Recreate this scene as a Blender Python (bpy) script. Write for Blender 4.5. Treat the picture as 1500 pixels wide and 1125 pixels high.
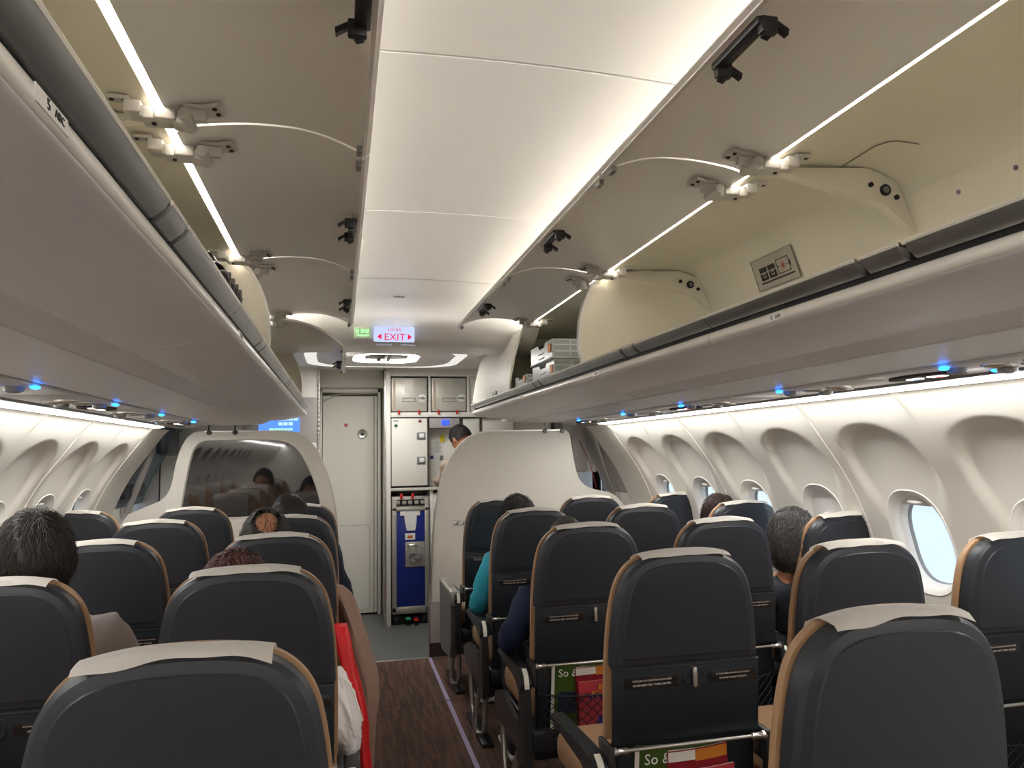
import bpy, bmesh, math, random
from mathutils import Vector, Matrix, noise
from math import sin, cos, pi, radians, sqrt
random.seed(7)
for o in list(bpy.data.objects): bpy.data.objects.remove(o)
SC = bpy.context.scene
COL = SC.collection
# ---------------------------------------------------------------- camera
cd = bpy.data.cameras.new('camera'); cam = bpy.data.objects.new('camera', cd); COL.objects.link(cam)
F, VX, VY, ROLL = 1063.9, 499.33, 665.32, -0.0045
yv = Vector((VX-750, -(VY-562.5), -F)).normalized()
zv = Vector((-sin(ROLL), cos(ROLL), 0)); zv = (zv - yv*zv.dot(yv)).normalized()
xv = yv.cross(zv)
M = Matrix((xv, yv, zv)).to_4x4()
cam.matrix_world = Matrix.Translation((-.3424, 0, 1.3712)) @ M
cd.sensor_width = 36; cd.lens = F*36/1500; cd.clip_start = .02
SC.camera = cam
# ---------------------------------------------------------------- exposure, sky
SC.view_settings.view_transform = 'Standard'; SC.view_settings.look = 'None'
SC.view_settings.gamma = 1; SC.view_settings.use_curve_mapping = False
SC.view_settings.exposure = 1.93
W = bpy.data.worlds.new('sky'); SC.world = W; W.use_nodes = True
nt = W.node_tree; bg = nt.nodes['Background']
tc = nt.nodes.new('ShaderNodeTexCoord'); sx = nt.nodes.new('ShaderNodeSeparateXYZ'); rp = nt.nodes.new('ShaderNodeValToRGB')
nt.links.new(tc.outputs['Generated'], sx.inputs[0]); nt.links.new(sx.outputs[2], rp.inputs[0]); nt.links.new(rp.outputs[0], bg.inputs[0])
rp.color_ramp.elements[0].color = (.50, .62, .72, 1); rp.color_ramp.elements[0].position = -.0
rp.color_ramp.elements[1].color = (.42, .64, .95, 1); rp.color_ramp.elements[1].position = .6
e_ = rp.color_ramp.elements.new(.12); e_.color = (.55, .78, 1.0, 1)
bg.inputs[1].default_value = .45

# ---------------------------------------------------------------- materials
MATS = {}
def mat(name, col, rough=.5, metal=0., bump=0., bscale=60., emit=None, es=0., alpha=1., ior=1.45, coat=0., var=0., vscale=8., trans=0.):
    if name in MATS: return MATS[name]
    m = bpy.data.materials.new(name); m.use_nodes = True; n = m.node_tree; b = n.nodes['Principled BSDF']
    b.inputs['Base Color'].default_value = (*col, 1); b.inputs['Roughness'].default_value = rough
    b.inputs['Metallic'].default_value = metal; b.inputs['IOR'].default_value = ior
    b.inputs['Coat Weight'].default_value = coat; b.inputs['Alpha'].default_value = alpha
    b.inputs['Transmission Weight'].default_value = trans
    t = n.nodes.new('ShaderNodeTexCoord')
    if emit: b.inputs['Emission Color'].default_value = (*emit, 1); b.inputs['Emission Strength'].default_value = es
    if var > 0:
        z = n.nodes.new('ShaderNodeTexNoise'); z.inputs['Scale'].default_value = vscale; z.inputs['Detail'].default_value = 4
        n.links.new(t.outputs['Object'], z.inputs['Vector'])
        x = n.nodes.new('ShaderNodeMix'); x.data_type = 'RGBA'
        x.inputs[6].default_value = (*[c*(1-var) for c in col], 1); x.inputs[7].default_value = (*[min(1, c*(1+var)) for c in col], 1)
        n.links.new(z.outputs[0], x.inputs[0]); n.links.new(x.outputs[2], b.inputs['Base Color'])
    if bump > 0:
        z = n.nodes.new('ShaderNodeTexNoise'); z.inputs['Scale'].default_value = bscale; z.inputs['Detail'].default_value = 3
        n.links.new(t.outputs['Object'], z.inputs['Vector'])
        u = n.nodes.new('ShaderNodeBump'); u.inputs['Strength'].default_value = bump; u.inputs['Distance'].default_value = .004
        n.links.new(z.outputs[0], u.inputs['Height']); n.links.new(u.outputs[0], b.inputs['Normal'])
    MATS[name] = m; return m
def emis(name, col, s):
    if name in MATS: return MATS[name]
    m = bpy.data.materials.new(name); m.use_nodes = True; n = m.node_tree
    n.nodes.remove(n.nodes['Principled BSDF']); e = n.nodes.new('ShaderNodeEmission')
    e.inputs[0].default_value = (*col, 1); e.inputs[1].default_value = s
    n.links.new(e.outputs[0], n.nodes['Material Output'].inputs[0]); MATS[name] = m; return m
WARM = (1., .86, .68)
m_ceil = mat('ceiling_white', (.80, .78, .74), .35, var=.02)
m_wall = mat('wall_plastic', (.72, .70, .64), .45, bump=.03, bscale=300, var=.02)
m_bin = mat('bin_plastic', (.78, .765, .77), .38, bump=.02, bscale=200)
m_door = mat('bin_door_plastic', (.86, .835, .81), .42, bump=.02, bscale=200)
m_inside = mat('bin_liner', (.80, .755, .63), .55, var=.03, vscale=3)
m_rail = mat('rail_plastic', (.84, .81, .76), .22)
m_psu = mat('service_panel_plastic', (.62, .62, .62), .4)
m_groove = mat('black_groove', (.012, .012, .014), .6)
m_lip = mat('brushed_lip_metal', (.42, .43, .43), .33, metal=.85, bump=.05, bscale=40, var=.12, vscale=12)
m_lipedge = mat('lip_edge', (.78, .76, .68), .3)
m_silver = mat('satin_silver', (.62, .60, .56), .3, metal=.9)
m_hinge = mat('hinge_plastic', (.60, .57, .53), .4)
m_screw = mat('screw_dark', (.08, .06, .05), .4, metal=.7)
m_blackp = mat('black_plastic', (.02, .02, .022), .35)
m_greyp = mat('grey_catch', (.22, .22, .22), .4)
m_white = mat('white_paint', (.80, .79, .76), .4)
m_shell = mat('charcoal_shell', (.019, .022, .029), .42, bump=.10, bscale=900)
m_rim = mat('charcoal_rim', (.026, .027, .030), .3, bump=.05, bscale=900)
m_tray = mat('navy_tray', (.006, .011, .017), .45, bump=.08, bscale=800)
m_low = mat('navy_lower_back', (.005, .008, .013), .5)
m_tan = mat('tan_leather', (.36, .215, .115), .5, bump=.25, bscale=55, var=.10, vscale=14)
m_cloth = mat('headrest_cloth', (.86, .82, .76), .8, bump=.25, bscale=90)
m_plac = mat('placard_black', (.012, .010, .011), .25)
m_ptext = mat('placard_text', (.62, .56, .52), .5)
m_skin = mat('skin', (.40, .18, .09), .5, bump=.08, bscale=120, var=.06)
m_hairb = mat('hair_black', (.014, .010, .008), .45, bump=.5, bscale=180)
m_glass = mat('window_glass', (.95, .98, 1.), .02, alpha=.12, ior=1.3)
m_tint = mat('smoked_glass', (.012, .013, .015), .03, ior=1.75, coat=.6)
m_floor = mat('galley_floor_grey', (.13, .135, .13), .35, bump=.1, bscale=300, var=.08, vscale=60)
m_gal = mat('galley_panel', (.80, .78, .72), .4, var=.02)
m_alu = mat('container_aluminium', (.60, .58, .52), .38, metal=.25, bump=.03, bscale=30)
m_alu2 = mat('trolley_aluminium', (.50, .48, .44), .35, metal=.6)
m_blue = mat('trolley_blue', (.008, .022, .20), .35)
m_red = mat('red_plastic', (.55, .015, .015), .4)
m_tape = mat('photoluminescent_strip', (.42, .36, .55), .4)
m_kick = mat('kick_brown', (.055, .033, .024), .8, bump=.3, bscale=400)
m_grey = mat('taupe_panel', (.42, .385, .375), .5)
m_blueled = emis('blue_led', (.01, .20, 1.), 3.5)
m_cove = emis('cove_led', (1., .97, .92), 10.)
m_wash = emis('wash_led', (1., .96, .90), 23.)
m_ring = emis('entrance_ring_led', (1., .96, .9), 4.0)

def carpet():
    m = bpy.data.materials.new('striped_carpet'); m.use_nodes = True; n = m.node_tree; b = n.nodes['Principled BSDF']; L = n.links
    b.inputs['Roughness'].default_value = .95
    t = n.nodes.new('ShaderNodeTexCoord')
    mp = n.nodes.new('ShaderNodeMapping'); mp.inputs['Rotation'].default_value = (0, 0, pi/2)
    L.new(t.outputs['Object'], mp.inputs[0])
    br = n.nodes.new('ShaderNodeTexBrick'); L.new(mp.outputs[0], br.inputs['Vector'])
    br.offset = .37; br.inputs['Scale'].default_value = 1; br.inputs['Brick Width'].default_value = .17; br.inputs['Row Height'].default_value = .013
    br.inputs['Mortar Size'].default_value = .0; br.inputs['Bias'].default_value = -.1
    br.inputs['Color1'].default_value = (.115, .068, .048, 1); br.inputs['Color2'].default_value = (.27, .13, .095, 1); br.inputs['Mortar'].default_value = (.05, .028, .02, 1)
    z = n.nodes.new('ShaderNodeTexNoise'); z.inputs['Scale'].default_value = 700; L.new(t.outputs['Object'], z.inputs['Vector'])
    x = n.nodes.new('ShaderNodeMix'); x.data_type = 'RGBA'; x.blend_type = 'MULTIPLY'; x.inputs[0].default_value = .7
    L.new(br.outputs['Color'], x.inputs[6]); L.new(z.outputs[0], x.inputs[7]); L.new(x.outputs[2], b.inputs['Base Color'])
    u = n.nodes.new('ShaderNodeBump'); u.inputs['Strength'].default_value = .6; u.inputs['Distance'].default_value = .003
    L.new(z.outputs[0], u.inputs['Height']); L.new(u.outputs[0], b.inputs['Normal'])
    return m
m_carpet = carpet()

# ---------------------------------------------------------------- helpers
def obj(name, bm, m, parent=None, ang=35, loc=None, smooth=True):
    bmesh.ops.recalc_face_normals(bm, faces=bm.faces[:])
    a = radians(ang)
    for f in bm.faces: f.smooth = smooth
    if smooth:
        for e in bm.edges:
            if len(e.link_faces) == 2: e.smooth = e.calc_face_angle(0) < a
    me = bpy.data.meshes.new(name); bm.to_mesh(me); bm.free()
    for k in (m if isinstance(m, (list, tuple)) else [m]): me.materials.append(k)
    o = bpy.data.objects.new(name, me); COL.objects.link(o)
    if parent: o.parent = parent
    if loc: o.location = loc
    return o
def thing(name, label, cat, loc=(0, 0, 0), rz=0, group=None):
    o = bpy.data.objects.new(name, None); COL.objects.link(o); o.location = loc; o.rotation_euler = (0, 0, rz)
    o.empty_display_size = .05; o['label'] = label; o['category'] = cat
    if group: o['group'] = group
    return o
def tag(o, label, cat, group=None):
    o['label'] = label; o['category'] = cat
    if group: o['group'] = group
    return o
def struct(o): o['kind'] = 'structure'; return o
def BM(): return bmesh.new()
def box(bm, x0, x1, y0, y1, z0, z1, bev=0, seg=2, mi=0):
    r = bmesh.ops.create_cube(bm, size=1)
    vs = r['verts']
    for v in vs: v.co = Vector((x0+(x1-x0)*(v.co.x+.5), y0+(y1-y0)*(v.co.y+.5), z0+(z1-z0)*(v.co.z+.5)))
    fs = set(f for v in vs for f in v.link_faces)
    if bev > 0:
        es = list(set(e for v in vs for e in v.link_edges))
        r2 = bmesh.ops.bevel(bm, geom=es, offset=bev, segments=seg, affect='EDGES', profile=.5)
        fs |= set(r2['faces'])
    for f in fs:
        if f.is_valid: f.material_index = mi
    return [v for v in bm.verts if v.is_valid]
def xform(bm, mtx, n0=0):
    bm.verts.ensure_lookup_table()
    for v in bm.verts[n0:]: v.co = mtx @ v.co
def tube(bm, pts, r, seg=10, cap=True, mi=0):
    pts = [Vector(p) for p in pts]; rings = []
    rr = r if isinstance(r, (list, tuple)) else [r]*len(pts)
    up = None
    for i, p in enumerate(pts):
        d = (pts[min(i+1, len(pts)-1)]-pts[max(i-1, 0)]).normalized()
        if up is None: up = Vector((0, 0, 1)) if abs(d.z) < .9 else Vector((1, 0, 0))
        a = d.cross(up).normalized(); c = a.cross(d).normalized(); up = c
        rings.append([bm.verts.new(p+rr[i]*(cos(2*pi*k/seg)*a+sin(2*pi*k/seg)*c)) for k in range(seg)])
    for i in range(len(rings)-1):
        for k in range(seg):
            f = bm.faces.new((rings[i][k], rings[i][(k+1) % seg], rings[i+1][(k+1) % seg], rings[i+1][k])); f.material_index = mi
    if cap:
        f = bm.faces.new(rings[0]); f.material_index = mi; f = bm.faces.new(rings[-1]); f.material_index = mi
def smooth_path(pts, n=6):
    pts = [Vector(p) for p in pts]; out = []
    P = [pts[0]]+pts+[pts[-1]]
    for i in range(1, len(P)-2):
        for k in range(n):
            t = k/n; a, b, c, d = P[i-1], P[i], P[i+1], P[i+2]
            out.append(.5*((2*b)+(c-a)*t+(2*a-5*b+4*c-d)*t*t+(3*b-a-3*c+d)*t**3))
    out.append(pts[-1]); return out
def prism(bm, poly, axis, a0, a1, mi=0):
    """poly: 2D points; axis 'y': (x,z) extruded along y, 'x': (y,z) along x, 'z': (x,y) along z"""
    def P(u, v, a): return {'y': (u, a, v), 'x': (a, u, v), 'z': (u, v, a)}[axis]
    A = [bm.verts.new(P(u, v, a0)) for u, v in poly]; B = [bm.verts.new(P(u, v, a1)) for u, v in poly]
    n = len(poly)
    for i in range(n): bm.faces.new((A[i], A[(i+1) % n], B[(i+1) % n], B[i])).material_index = mi
    bm.faces.new(A).material_index = mi; bm.faces.new(B[::-1]).material_index = mi
def offset_poly(pts, t):
    out = []
    for i, p in enumerate(pts):
        a = Vector(pts[max(i-1, 0)]); b = Vector(pts[min(i+1, len(pts)-1)]); d = (b-a).normalized()
        out.append((p[0]-d.y*t, p[1]+d.x*t))
    return out
def sheet(bm, prof, y0, y1, t, axis='y', mi=0):
    """thick skin along an open profile"""
    off = offset_poly(prof, t)
    def P(u, v, a): return {'y': (u, a, v), 'x': (a, u, v), 'z': (u, v, a)}[axis]
    n = len(prof)
    R = [[bm.verts.new(P(*q, a)) for q in L] for a in (y0, y1) for L in (prof, off)]
    a, b, c, d = R
    for i in range(n-1):
        for f in ((a[i], a[i+1], c[i+1], c[i]), (b[i], d[i], d[i+1], b[i+1]), (a[i], b[i], b[i+1], a[i+1]), (c[i], c[i+1], d[i+1], d[i])):
            bm.faces.new(f).material_index = mi
    for k in (0, n-1): bm.faces.new((a[k], c[k], d[k], b[k])).material_index = mi
def crv(pts, n=5):
    return [(p.x, p.y) for p in smooth_path([(x, y, 0) for x, y in pts], n)]
def lathe(bm, prof, c, axis='z', seg=24, mi=0):
    rings = []
    for r, h in prof:
        ring = []
        for k in range(seg):
            a = 2*pi*k/seg; u, v = r*cos(a), r*sin(a)
            ring.append(bm.verts.new(Vector(c)+Vector({'z': (u, v, h), 'y': (u, h, v), 'x': (h, u, v)}[axis])))
        rings.append(ring)
    for i in range(len(rings)-1):
        for k in range(seg): bm.faces.new((rings[i][k], rings[i][(k+1) % seg], rings[i+1][(k+1) % seg], rings[i+1][k])).material_index = mi
    bm.faces.new(rings[0]).material_index = mi; bm.faces.new(rings[-1]).material_index = mi
def rrect(w, h, r, n=6, cx=0, cy=0):
    out = []
    for sx_, sy_, a0 in ((1, 1, 0), (-1, 1, 90), (-1, -1, 180), (1, -1, 270)):
        for k in range(n+1):
            a = radians(a0+90*k/n); out.append((cx+sx_*(w/2-r)+r*cos(a), cy+sy_*(h/2-r)+r*sin(a)))
    return out
def ring_fill(bm, A, B, mi=0):
    n = len(A)
    for i in range(n): bm.faces.new((A[i], A[(i+1) % n], B[(i+1) % n], B[i])).material_index = mi
def text_bm(bm, s, size, mtx, ext=.0006, align='CENTER', mi=0):
    c = bpy.data.curves.new('t', 'FONT'); c.body = s; c.size = size; c.align_x = align; c.align_y = 'CENTER'; c.extrude = ext; c.resolution_u = 2
    o = bpy.data.objects.new('t', c); me = bpy.data.meshes.new_from_object(o)
    me.transform(mtx); n0 = len(bm.faces)
    bm.from_mesh(me); bm.faces.ensure_lookup_table()
    for f in bm.faces[n0:]: f.material_index = mi
    bpy.data.objects.remove(o); bpy.data.meshes.remove(me); bpy.data.curves.remove(c)
def frame(o, x, y):   # matrix whose local x,y axes map to given world dirs
    x = Vector(x).normalized(); y = Vector(y).normalized(); z = x.cross(y)
    m = Matrix((x, y, z)).transposed().to_4x4(); m.translation = Vector(o); return m
def children(o): return [c for c in bpy.data.objects if c.parent == o]
def copy_tree(o, parent=None):
    c = o.copy(); COL.objects.link(c)
    if parent: c.parent = parent
    for ch in KIDS.get(o.name, []): copy_tree(ch, c)
    return c
KIDS = {}
def index_kids():
    KIDS.clear()
    for o in bpy.data.objects:
        if o.parent: KIDS.setdefault(o.parent.name, []).append(o)

YR0, YF = -4.5, 5.03      # cabin extent: rear end, front dividers
# ================================================================= FLOOR
bm = BM(); box(bm, -1.95, 1.95, YR0, 4.146, -.06, 0); box(bm, -1.95, 1.95, 4.150, YF, -.06, 0); box(bm, -1.95, 1.95, 4.14, 4.156, -.06, -.002)
struct(obj('floor', bm, m_carpet))
bm = BM(); box(bm, -1.95, 1.95, YF, 6.75, -.06, -.0005); struct(obj('floor_galley', bm, m_floor))
bm = BM(); box(bm, -.25, .25, YF-.012, YF+.012, -.01, .003, .002); struct(obj('trim_1', bm, m_silver))
for s, lab in ((1, 'pale lilac floor path strip along the right side of the aisle'), (-1, 'pale lilac floor path strip along the left side of the aisle')):
    bm = BM()
    for a, b in ((-1, 4.14), (4.155, YF-.02)): box(bm, s*.243-.011, s*.243+.011, a, b, 0, .003, .001)
    tag(obj('floor_path_strip', bm, m_tape), lab, 'floor strip')

# ================================================================= OUTER HULL (unseen fuselage skin, added to stop sky light leaking in over and under the cabin)
bm = BM()
sheet(bm, [(1.97, 1.36), (1.80, 1.85), (1.35, 2.28), (.7, 2.48), (0, 2.54), (-.7, 2.48), (-1.35, 2.28), (-1.80, 1.85), (-1.97, 1.36)], YR0-.1, 6.9, .03)
struct(obj('ceiling_hull', bm, m_white))
for s, nm in ((-1, 'trim_2'), (1, 'trim_3')):
    bm = BM(); sheet(bm, [(s*1.97, .62), (s*1.95, .3), (s*1.9, -.08)], YR0-.1, 6.9, .03*s); struct(obj(nm, bm, m_white))
bm = BM(); box(bm, -1.97, 1.97, YR0-.1, YR0, 0, 2.4); struct(obj('wall_back', bm, m_wall))

# ================================================================= SIDE WALLS with windows
WP = crv([(1.395, 1.585), (1.40, 1.553), (1.455, 1.532), (1.53, 1.43), (1.592, 1.345), (1.662, 1.24), (1.73, 1.10), (1.775, .95), (1.79, .70), (1.78, .40), (1.74, .12), (1.71, 0)], 6)
ZT = 1.545
def wall_x(z):
    best = None
    for i in range(len(WP)-1):
        (x0, z0), (x1, z1) = WP[i], WP[i+1]
        if (z0-z)*(z1-z) <= 0 and abs(z0-z1) > 1e-9: return x0+(x1-x0)*(z-z0)/(z1-z0)
    return WP[-1][0] if z < .1 else WP[0][0]
def wall_n(z):
    dx = wall_x(z-.02)-wall_x(z+.02); v = Vector((.04, dx)).normalized(); return v   # outward (x,z) normal
def sstep(a, b, x):
    t = max(0, min(1, (x-a)/(b-a))); return t*t*(3-2*t)
def scoop(dy, z):
    # window alcove pressed into the liner: round top near z=1.45, fading out towards the window
    if z > 1.50 or z < .70: return 0
    zc = 1.27; hw = .150+.060*sstep(.95, 1.27, z)
    d = (abs(dy)-hw) if z < zc else (sqrt((dy/hw)**2+((z-zc)/.175)**2)-1)*.19
    w = .030+.060*(1-sstep(1.0, 1.35, z))
    return .031*(1-sstep(-w, .010, d))*sstep(.98, 1.38, z)
CELL = .535; Y0W = 2.32
ZC = 1.005; WA, WB = .150, .192
def superel(a, b, t, n=2.5):
    c, s_ = cos(t), sin(t); return a*abs(c)**(2/n)*(1 if c >= 0 else -1), b*abs(s_)**(2/n)*(1 if s_ >= 0 else -1)
def wall_cell(bm, s, yc, ya, yb):
    N, R = 96, 44; ring0 = None; zlo, zhi = 0.0, ZT
    TT = [2*pi*k/N for k in range(N)]
    for cy_, cz_ in ((yb-yc, zhi-ZC), (ya-yc, zhi-ZC), (ya-yc, zlo-ZC), (yb-yc, zlo-ZC)):
        ca = math.atan2(cz_, cy_) % (2*pi); kk = min(range(N), key=lambda q_: abs(TT[q_]-ca)); TT[kk] = ca
    for j in range(R+1):
        u = j/R; ring = []
        for k in range(N):
            t = TT[k]
            ax, az = superel(WA, WB, t)
            c, s_ = cos(t), sin(t)
            # rectangle boundary point in the same direction, from window centre
            tx = ((yb-yc) if c > 0 else (yc-ya))/max(1e-6, abs(c)); tz = ((zhi-ZC) if s_ > 0 else (ZC-zlo))/max(1e-6, abs(s_)*1.0)
            tt = min(tx, tz); bx, bz = c*tt, s_*tt
            w = u**.9
            dy = ax*(1-w)+bx*w; z = ZC+az*(1-w)+bz*w
            x = wall_x(z); nx, nz = wall_n(z)
            d = scoop(dy, z)
            if u < .08: d -= 0
            ring.append(bm.verts.new((s*(x+nx*d), yc+dy, z+nz*d)))
        if ring0: ring_fill(bm, ring0, ring)
        ring0 = ring
def wall_plain(bm, s, ya, yb, zt=None):
    pr = [p for p in WP if p[1] <= ZT+.001]
    A = [bm.verts.new((s*x, ya, z)) for x, z in pr]; B = [bm.verts.new((s*x, yb, z)) for x, z in pr]
    for i in range(len(pr)-1): bm.faces.new((A[i], B[i], B[i+1], A[i+1]))
wn = 0
for s, nm in ((-1, 'wall_left'), (1, 'wall_right')):
    bm = BM()
    ycs = [Y0W+CELL*k for k in range(-5, 5)]
    for yc in ycs: wall_cell(bm, s, yc, yc-CELL/2, yc+CELL/2)
    # corner slivers left by the polar fan are covered by a backing sheet slightly outboard
    wall_plain(bm, s, Y0W+CELL*4.5, 5.16)
    wall_plain(bm, s, YR0, Y0W+CELL*(-5)-CELL/2)
    bmesh.ops.remove_doubles(bm, verts=bm.verts[:], dist=1e-5)
    obj_ = struct(obj(nm, bm, m_wall, ang=50))
    # raised joint strips between liner panels
    for k, y in enumerate((2.5875+CELL*2*j for j in range(-2, 3))):
        bm = BM(); pr = [(s*(x-.003), z) for x, z in WP if z <= ZT+.001]
        sheet(bm, pr, y-.005, y+.005, .010*s, 'y'); o = obj('joint_strip', bm, m_rail); o.parent = obj_
    # back side sheet with holes is not needed where hull closes; window reveals and panes:
    for yc in ycs:
        wn += 1
        root = bpy.data.objects.new('window_%d' % wn, None); COL.objects.link(root); root['kind'] = 'structure'
        xw = wall_x(ZC); root.location = (s*xw, yc, ZC)
        def WPt(dy, dz, out):
            z = ZC+dz; nx, nz = wall_n(z); x = wall_x(z)+scoop(dy, z)*wall_n(z)[0]
            return (s*(x+out*1.0-xw), dy, dz+scoop(dy, z)*nz)
        bm = BM(); N = 64; prev = None
        # reveal: rolled lip then tunnel to the outer pane
        for (a, b, o_) in ((WA, WB, 0), (WA-.004, WB-.004, -.003), (WA-.012, WB-.012, .003), (WA-.022, WB-.022, .008), (WA-.026, WB-.026, .022), (WA-.031, WB-.031, .030), (WA-.034, WB-.035, .032), (WA-.038, WB-.040, .055)):
            ring = [bm.verts.new(WPt(*superel(a, b, 2*pi*k/N), o_)) for k in range(N)]
            if prev: ring_fill(bm, prev, ring)
            prev = ring
        obj('window_frame', bm, m_white, root, 60)
        bm = BM(); prev = None
        for (a, b, o_) in ((WA-.038, WB-.040, .054), (WA-.042, WB-.045, .060), (WA-.040, WB-.043, .070)):
            ring = [bm.verts.new(WPt(*superel(a, b, 2*pi*k/N), o_)) for k in range(N)]
            if prev: ring_fill(bm, prev, ring)
            prev = ring
        obj('window_seal', bm, m_greyp, root, 60)
        bm = BM()
        for a, b, o_ in ((WA-.032, WB-.033, .034),):
            v = [bm.verts.new(WPt(*superel(a, b, 2*pi*k/N), o_)) for k in range(N)]; c = bm.verts.new(WPt(0, 0, o_))
            for k in range(N): bm.faces.new((v[k], v[(k+1) % N], c))
        obj('window_pane', bm, m_glass, root)
        # pull-down shade with its lit handle lip
        drop = {(1, 1): .115, (1, 0): .030}.get((s, round((yc-Y0W)/CELL)), .028)
        bm = BM(); zt_ = WB-.027
        G = []
        for j in range(7):
            dz = zt_-drop*j/6; row = []
            hw = (WA-.028)*max(0, 1-abs(min(1, max(0, dz)/(WB-.026)))**2.5)**(1/2.5)
            for k in range(13): row.append(bm.verts.new(WPt(-hw+2*hw*k/12, dz, .027)))
            G.append(row)
        for j in range(6):
            for k in range(12): bm.faces.new((G[j][k], G[j][k+1], G[j+1][k+1], G[j+1][k]))
        zh = zt_-drop
        bmesh.ops.remove_doubles(bm, verts=bm.verts[:], dist=1e-5)
        for v in bmesh.ops.create_uvsphere(bm, u_segments=16, v_segments=8, radius=1)['verts']:
            q = v.co.copy(); base = Vector(WPt(0, zh+.012, .020)); v.co = base+Vector((q.x*.008*s, q.y*.040, q.z*.010))
        obj('window_shade', bm, m_white, root)

# cove light channels along both sides
for s, nm, lb in ((-1, 'left', 'left'), (1, 'right', 'right')):
    ys = [YR0, -2.76, -1.69, -.62, .45, 1.5175, 2.5875, 3.6575, 4.7275]
    for i in range(len(ys)-1):
        bm = BM(); a, b = ys[i]+.006, ys[i+1]-.006
        v = [bm.verts.new(p) for p in ((s*1.372, a, 1.550), (s*1.372, b, 1.550), (s*1.425, b, 1.5435), (s*1.425, a, 1.5435))]
        bm.faces.new(v)
        if ys[i+1] > 1.0:
            tag(obj('cove_light', bm, m_cove), 'glowing white cove light strip above the %s windows, %s' % (lb, ['', '', '', '', 'section nearest the viewer', 'second section from the viewer', 'third section from the viewer', 'farthest section'][i]), 'light strip', 'cove lights above the windows')
        else: struct(obj('trim_cove_%s' % nm, bm, m_cove))
    bm = BM(); sheet(bm, [(s*1.345, 1.60), (s*1.40, 1.585), (s*1.40, 1.56)], YR0, 5.16, .004); struct(obj('trim_4', bm, m_white))

# ================================================================= CEILING PANELS
def ceil_z(x): return 2.205-.05*(x/.8)**2
xs = [-.80+.1*i for i in range(17)]
seams = [YR0, -2.55, -1.55, -.55, .45, 1.45, 2.46, 3.45]
for i in range(len(seams)-1):
    bm = BM(); a, b = seams[i]+.004, seams[i+1]-.004
    sheet(bm, [(x, ceil_z(x)) for x in xs], a, b, .008)
    struct(obj('ceiling' if i == 0 else 'ceiling_%d' % i, bm, m_ceil))
bm = BM(); sheet(bm, [(x, ceil_z(x)+.010) for x in xs], YR0, 3.9, .004); struct(obj('ceiling_backing', bm, m_rail))
# last panel curves down to the sign soffit; profile along y
prof = crv([(3.454, 2.205), (3.75, 2.205), (3.92, 2.198), (4.06, 2.165), (4.18, 2.09), (4.28, 2.03), (4.36, 2.008), (4.50, 2.0), (4.62, 2.01), (4.68, 2.06), (4.70, 2.17)], 5)
bm = BM(); NX = 24; rows = []
for i in range(NX+1):
    x = -.80+1.6*i/NX; rows.append([bm.verts.new((x, y, z-.05*(x/.8)**2*(1 if z > 2.1 else .3+.7*max(0, (z-2.0)/.1)))) for y, z in prof])
for i in range(NX):
    for j in range(len(prof)-1): bm.faces.new((rows[i][j], rows[i+1][j], rows[i+1][j+1], rows[i][j+1]))
struct(obj('ceiling_front', bm, m_ceil, ang=60))
bm = BM(); 
for s in (-1, 1):
    prism(bm, [(y, z) for y, z in prof]+[(4.7, 2.45), (3.454, 2.45)], 'x', s*.80, s*.81)
struct(obj('trim_5', bm, m_ceil))
# air slot in the ceiling
t = thing('ceiling_vent', 'small dark slotted vent in the white ceiling before the EXIT sign', 'vent', (-.045, 3.83, 2.203))
bm = BM(); prism(bm, rrect(.062, .026, .006), 'z', -.006, 0); obj('vent_frame', bm, m_greyp, t)
bm = BM()
for k in range(6): box(bm, -.026+k*.0095, -.020+k*.0095, -.010, .010, -.0075, -.005)
obj('vent_slot', bm, m_blackp, t)

# wash lights behind the stowed bin doors
for s, lb in ((-1, 'left'), (1, 'right')):
    bm = BM(); v = [bm.verts.new(p) for p in ((s*.775, YR0, 2.150), (s*.775, 4.6, 2.150), (s*.760, 4.6, 2.118), (s*.760, YR0, 2.118))]; bm.faces.new(v)
    tag(obj('ceiling_wash_light', bm, m_wash), 'long ceiling wash light hidden above the open bin doors on the %s' % lb, 'light strip', 'ceiling wash lights')

# ================================================================= OVERHEAD BINS
def X(s, pts): return [(s*x, z) for x, z in pts]
LIN = crv([(.726, 2.098), (.90, 2.122), (1.06, 2.122), (1.13, 2.095), (1.165, 2.04), (1.22, 1.87), (1.235, 1.78), (1.20, 1.735), (1.10, 1.715), (.66, 1.665), (.61, 1.660)], 4)
BODY = crv([(.574, 1.640), (.578, 1.635), (.600, 1.627), (.66, 1.615), (.72, 1.606), (.785, 1.603), (.80, 1.602), (.853, 1.580)], 4)
DOOR = crv([(.700, 2.087), (.672, 2.100), (.627, 2.109), (.557, 2.117), (.50, 2.1185), (.442, 2.116), (.385, 2.104), (.335, 2.086), (.298, 2.068), (.291, 2.060)], 4)
DIV = crv([(.705, 2.090), (.672, 2.062), (.640, 2.01), (.616, 1.948), (.602, 1.88), (.598, 1.81), (.602, 1.765), (.612, 1.730), (.60, 1.70)], 5)
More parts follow.
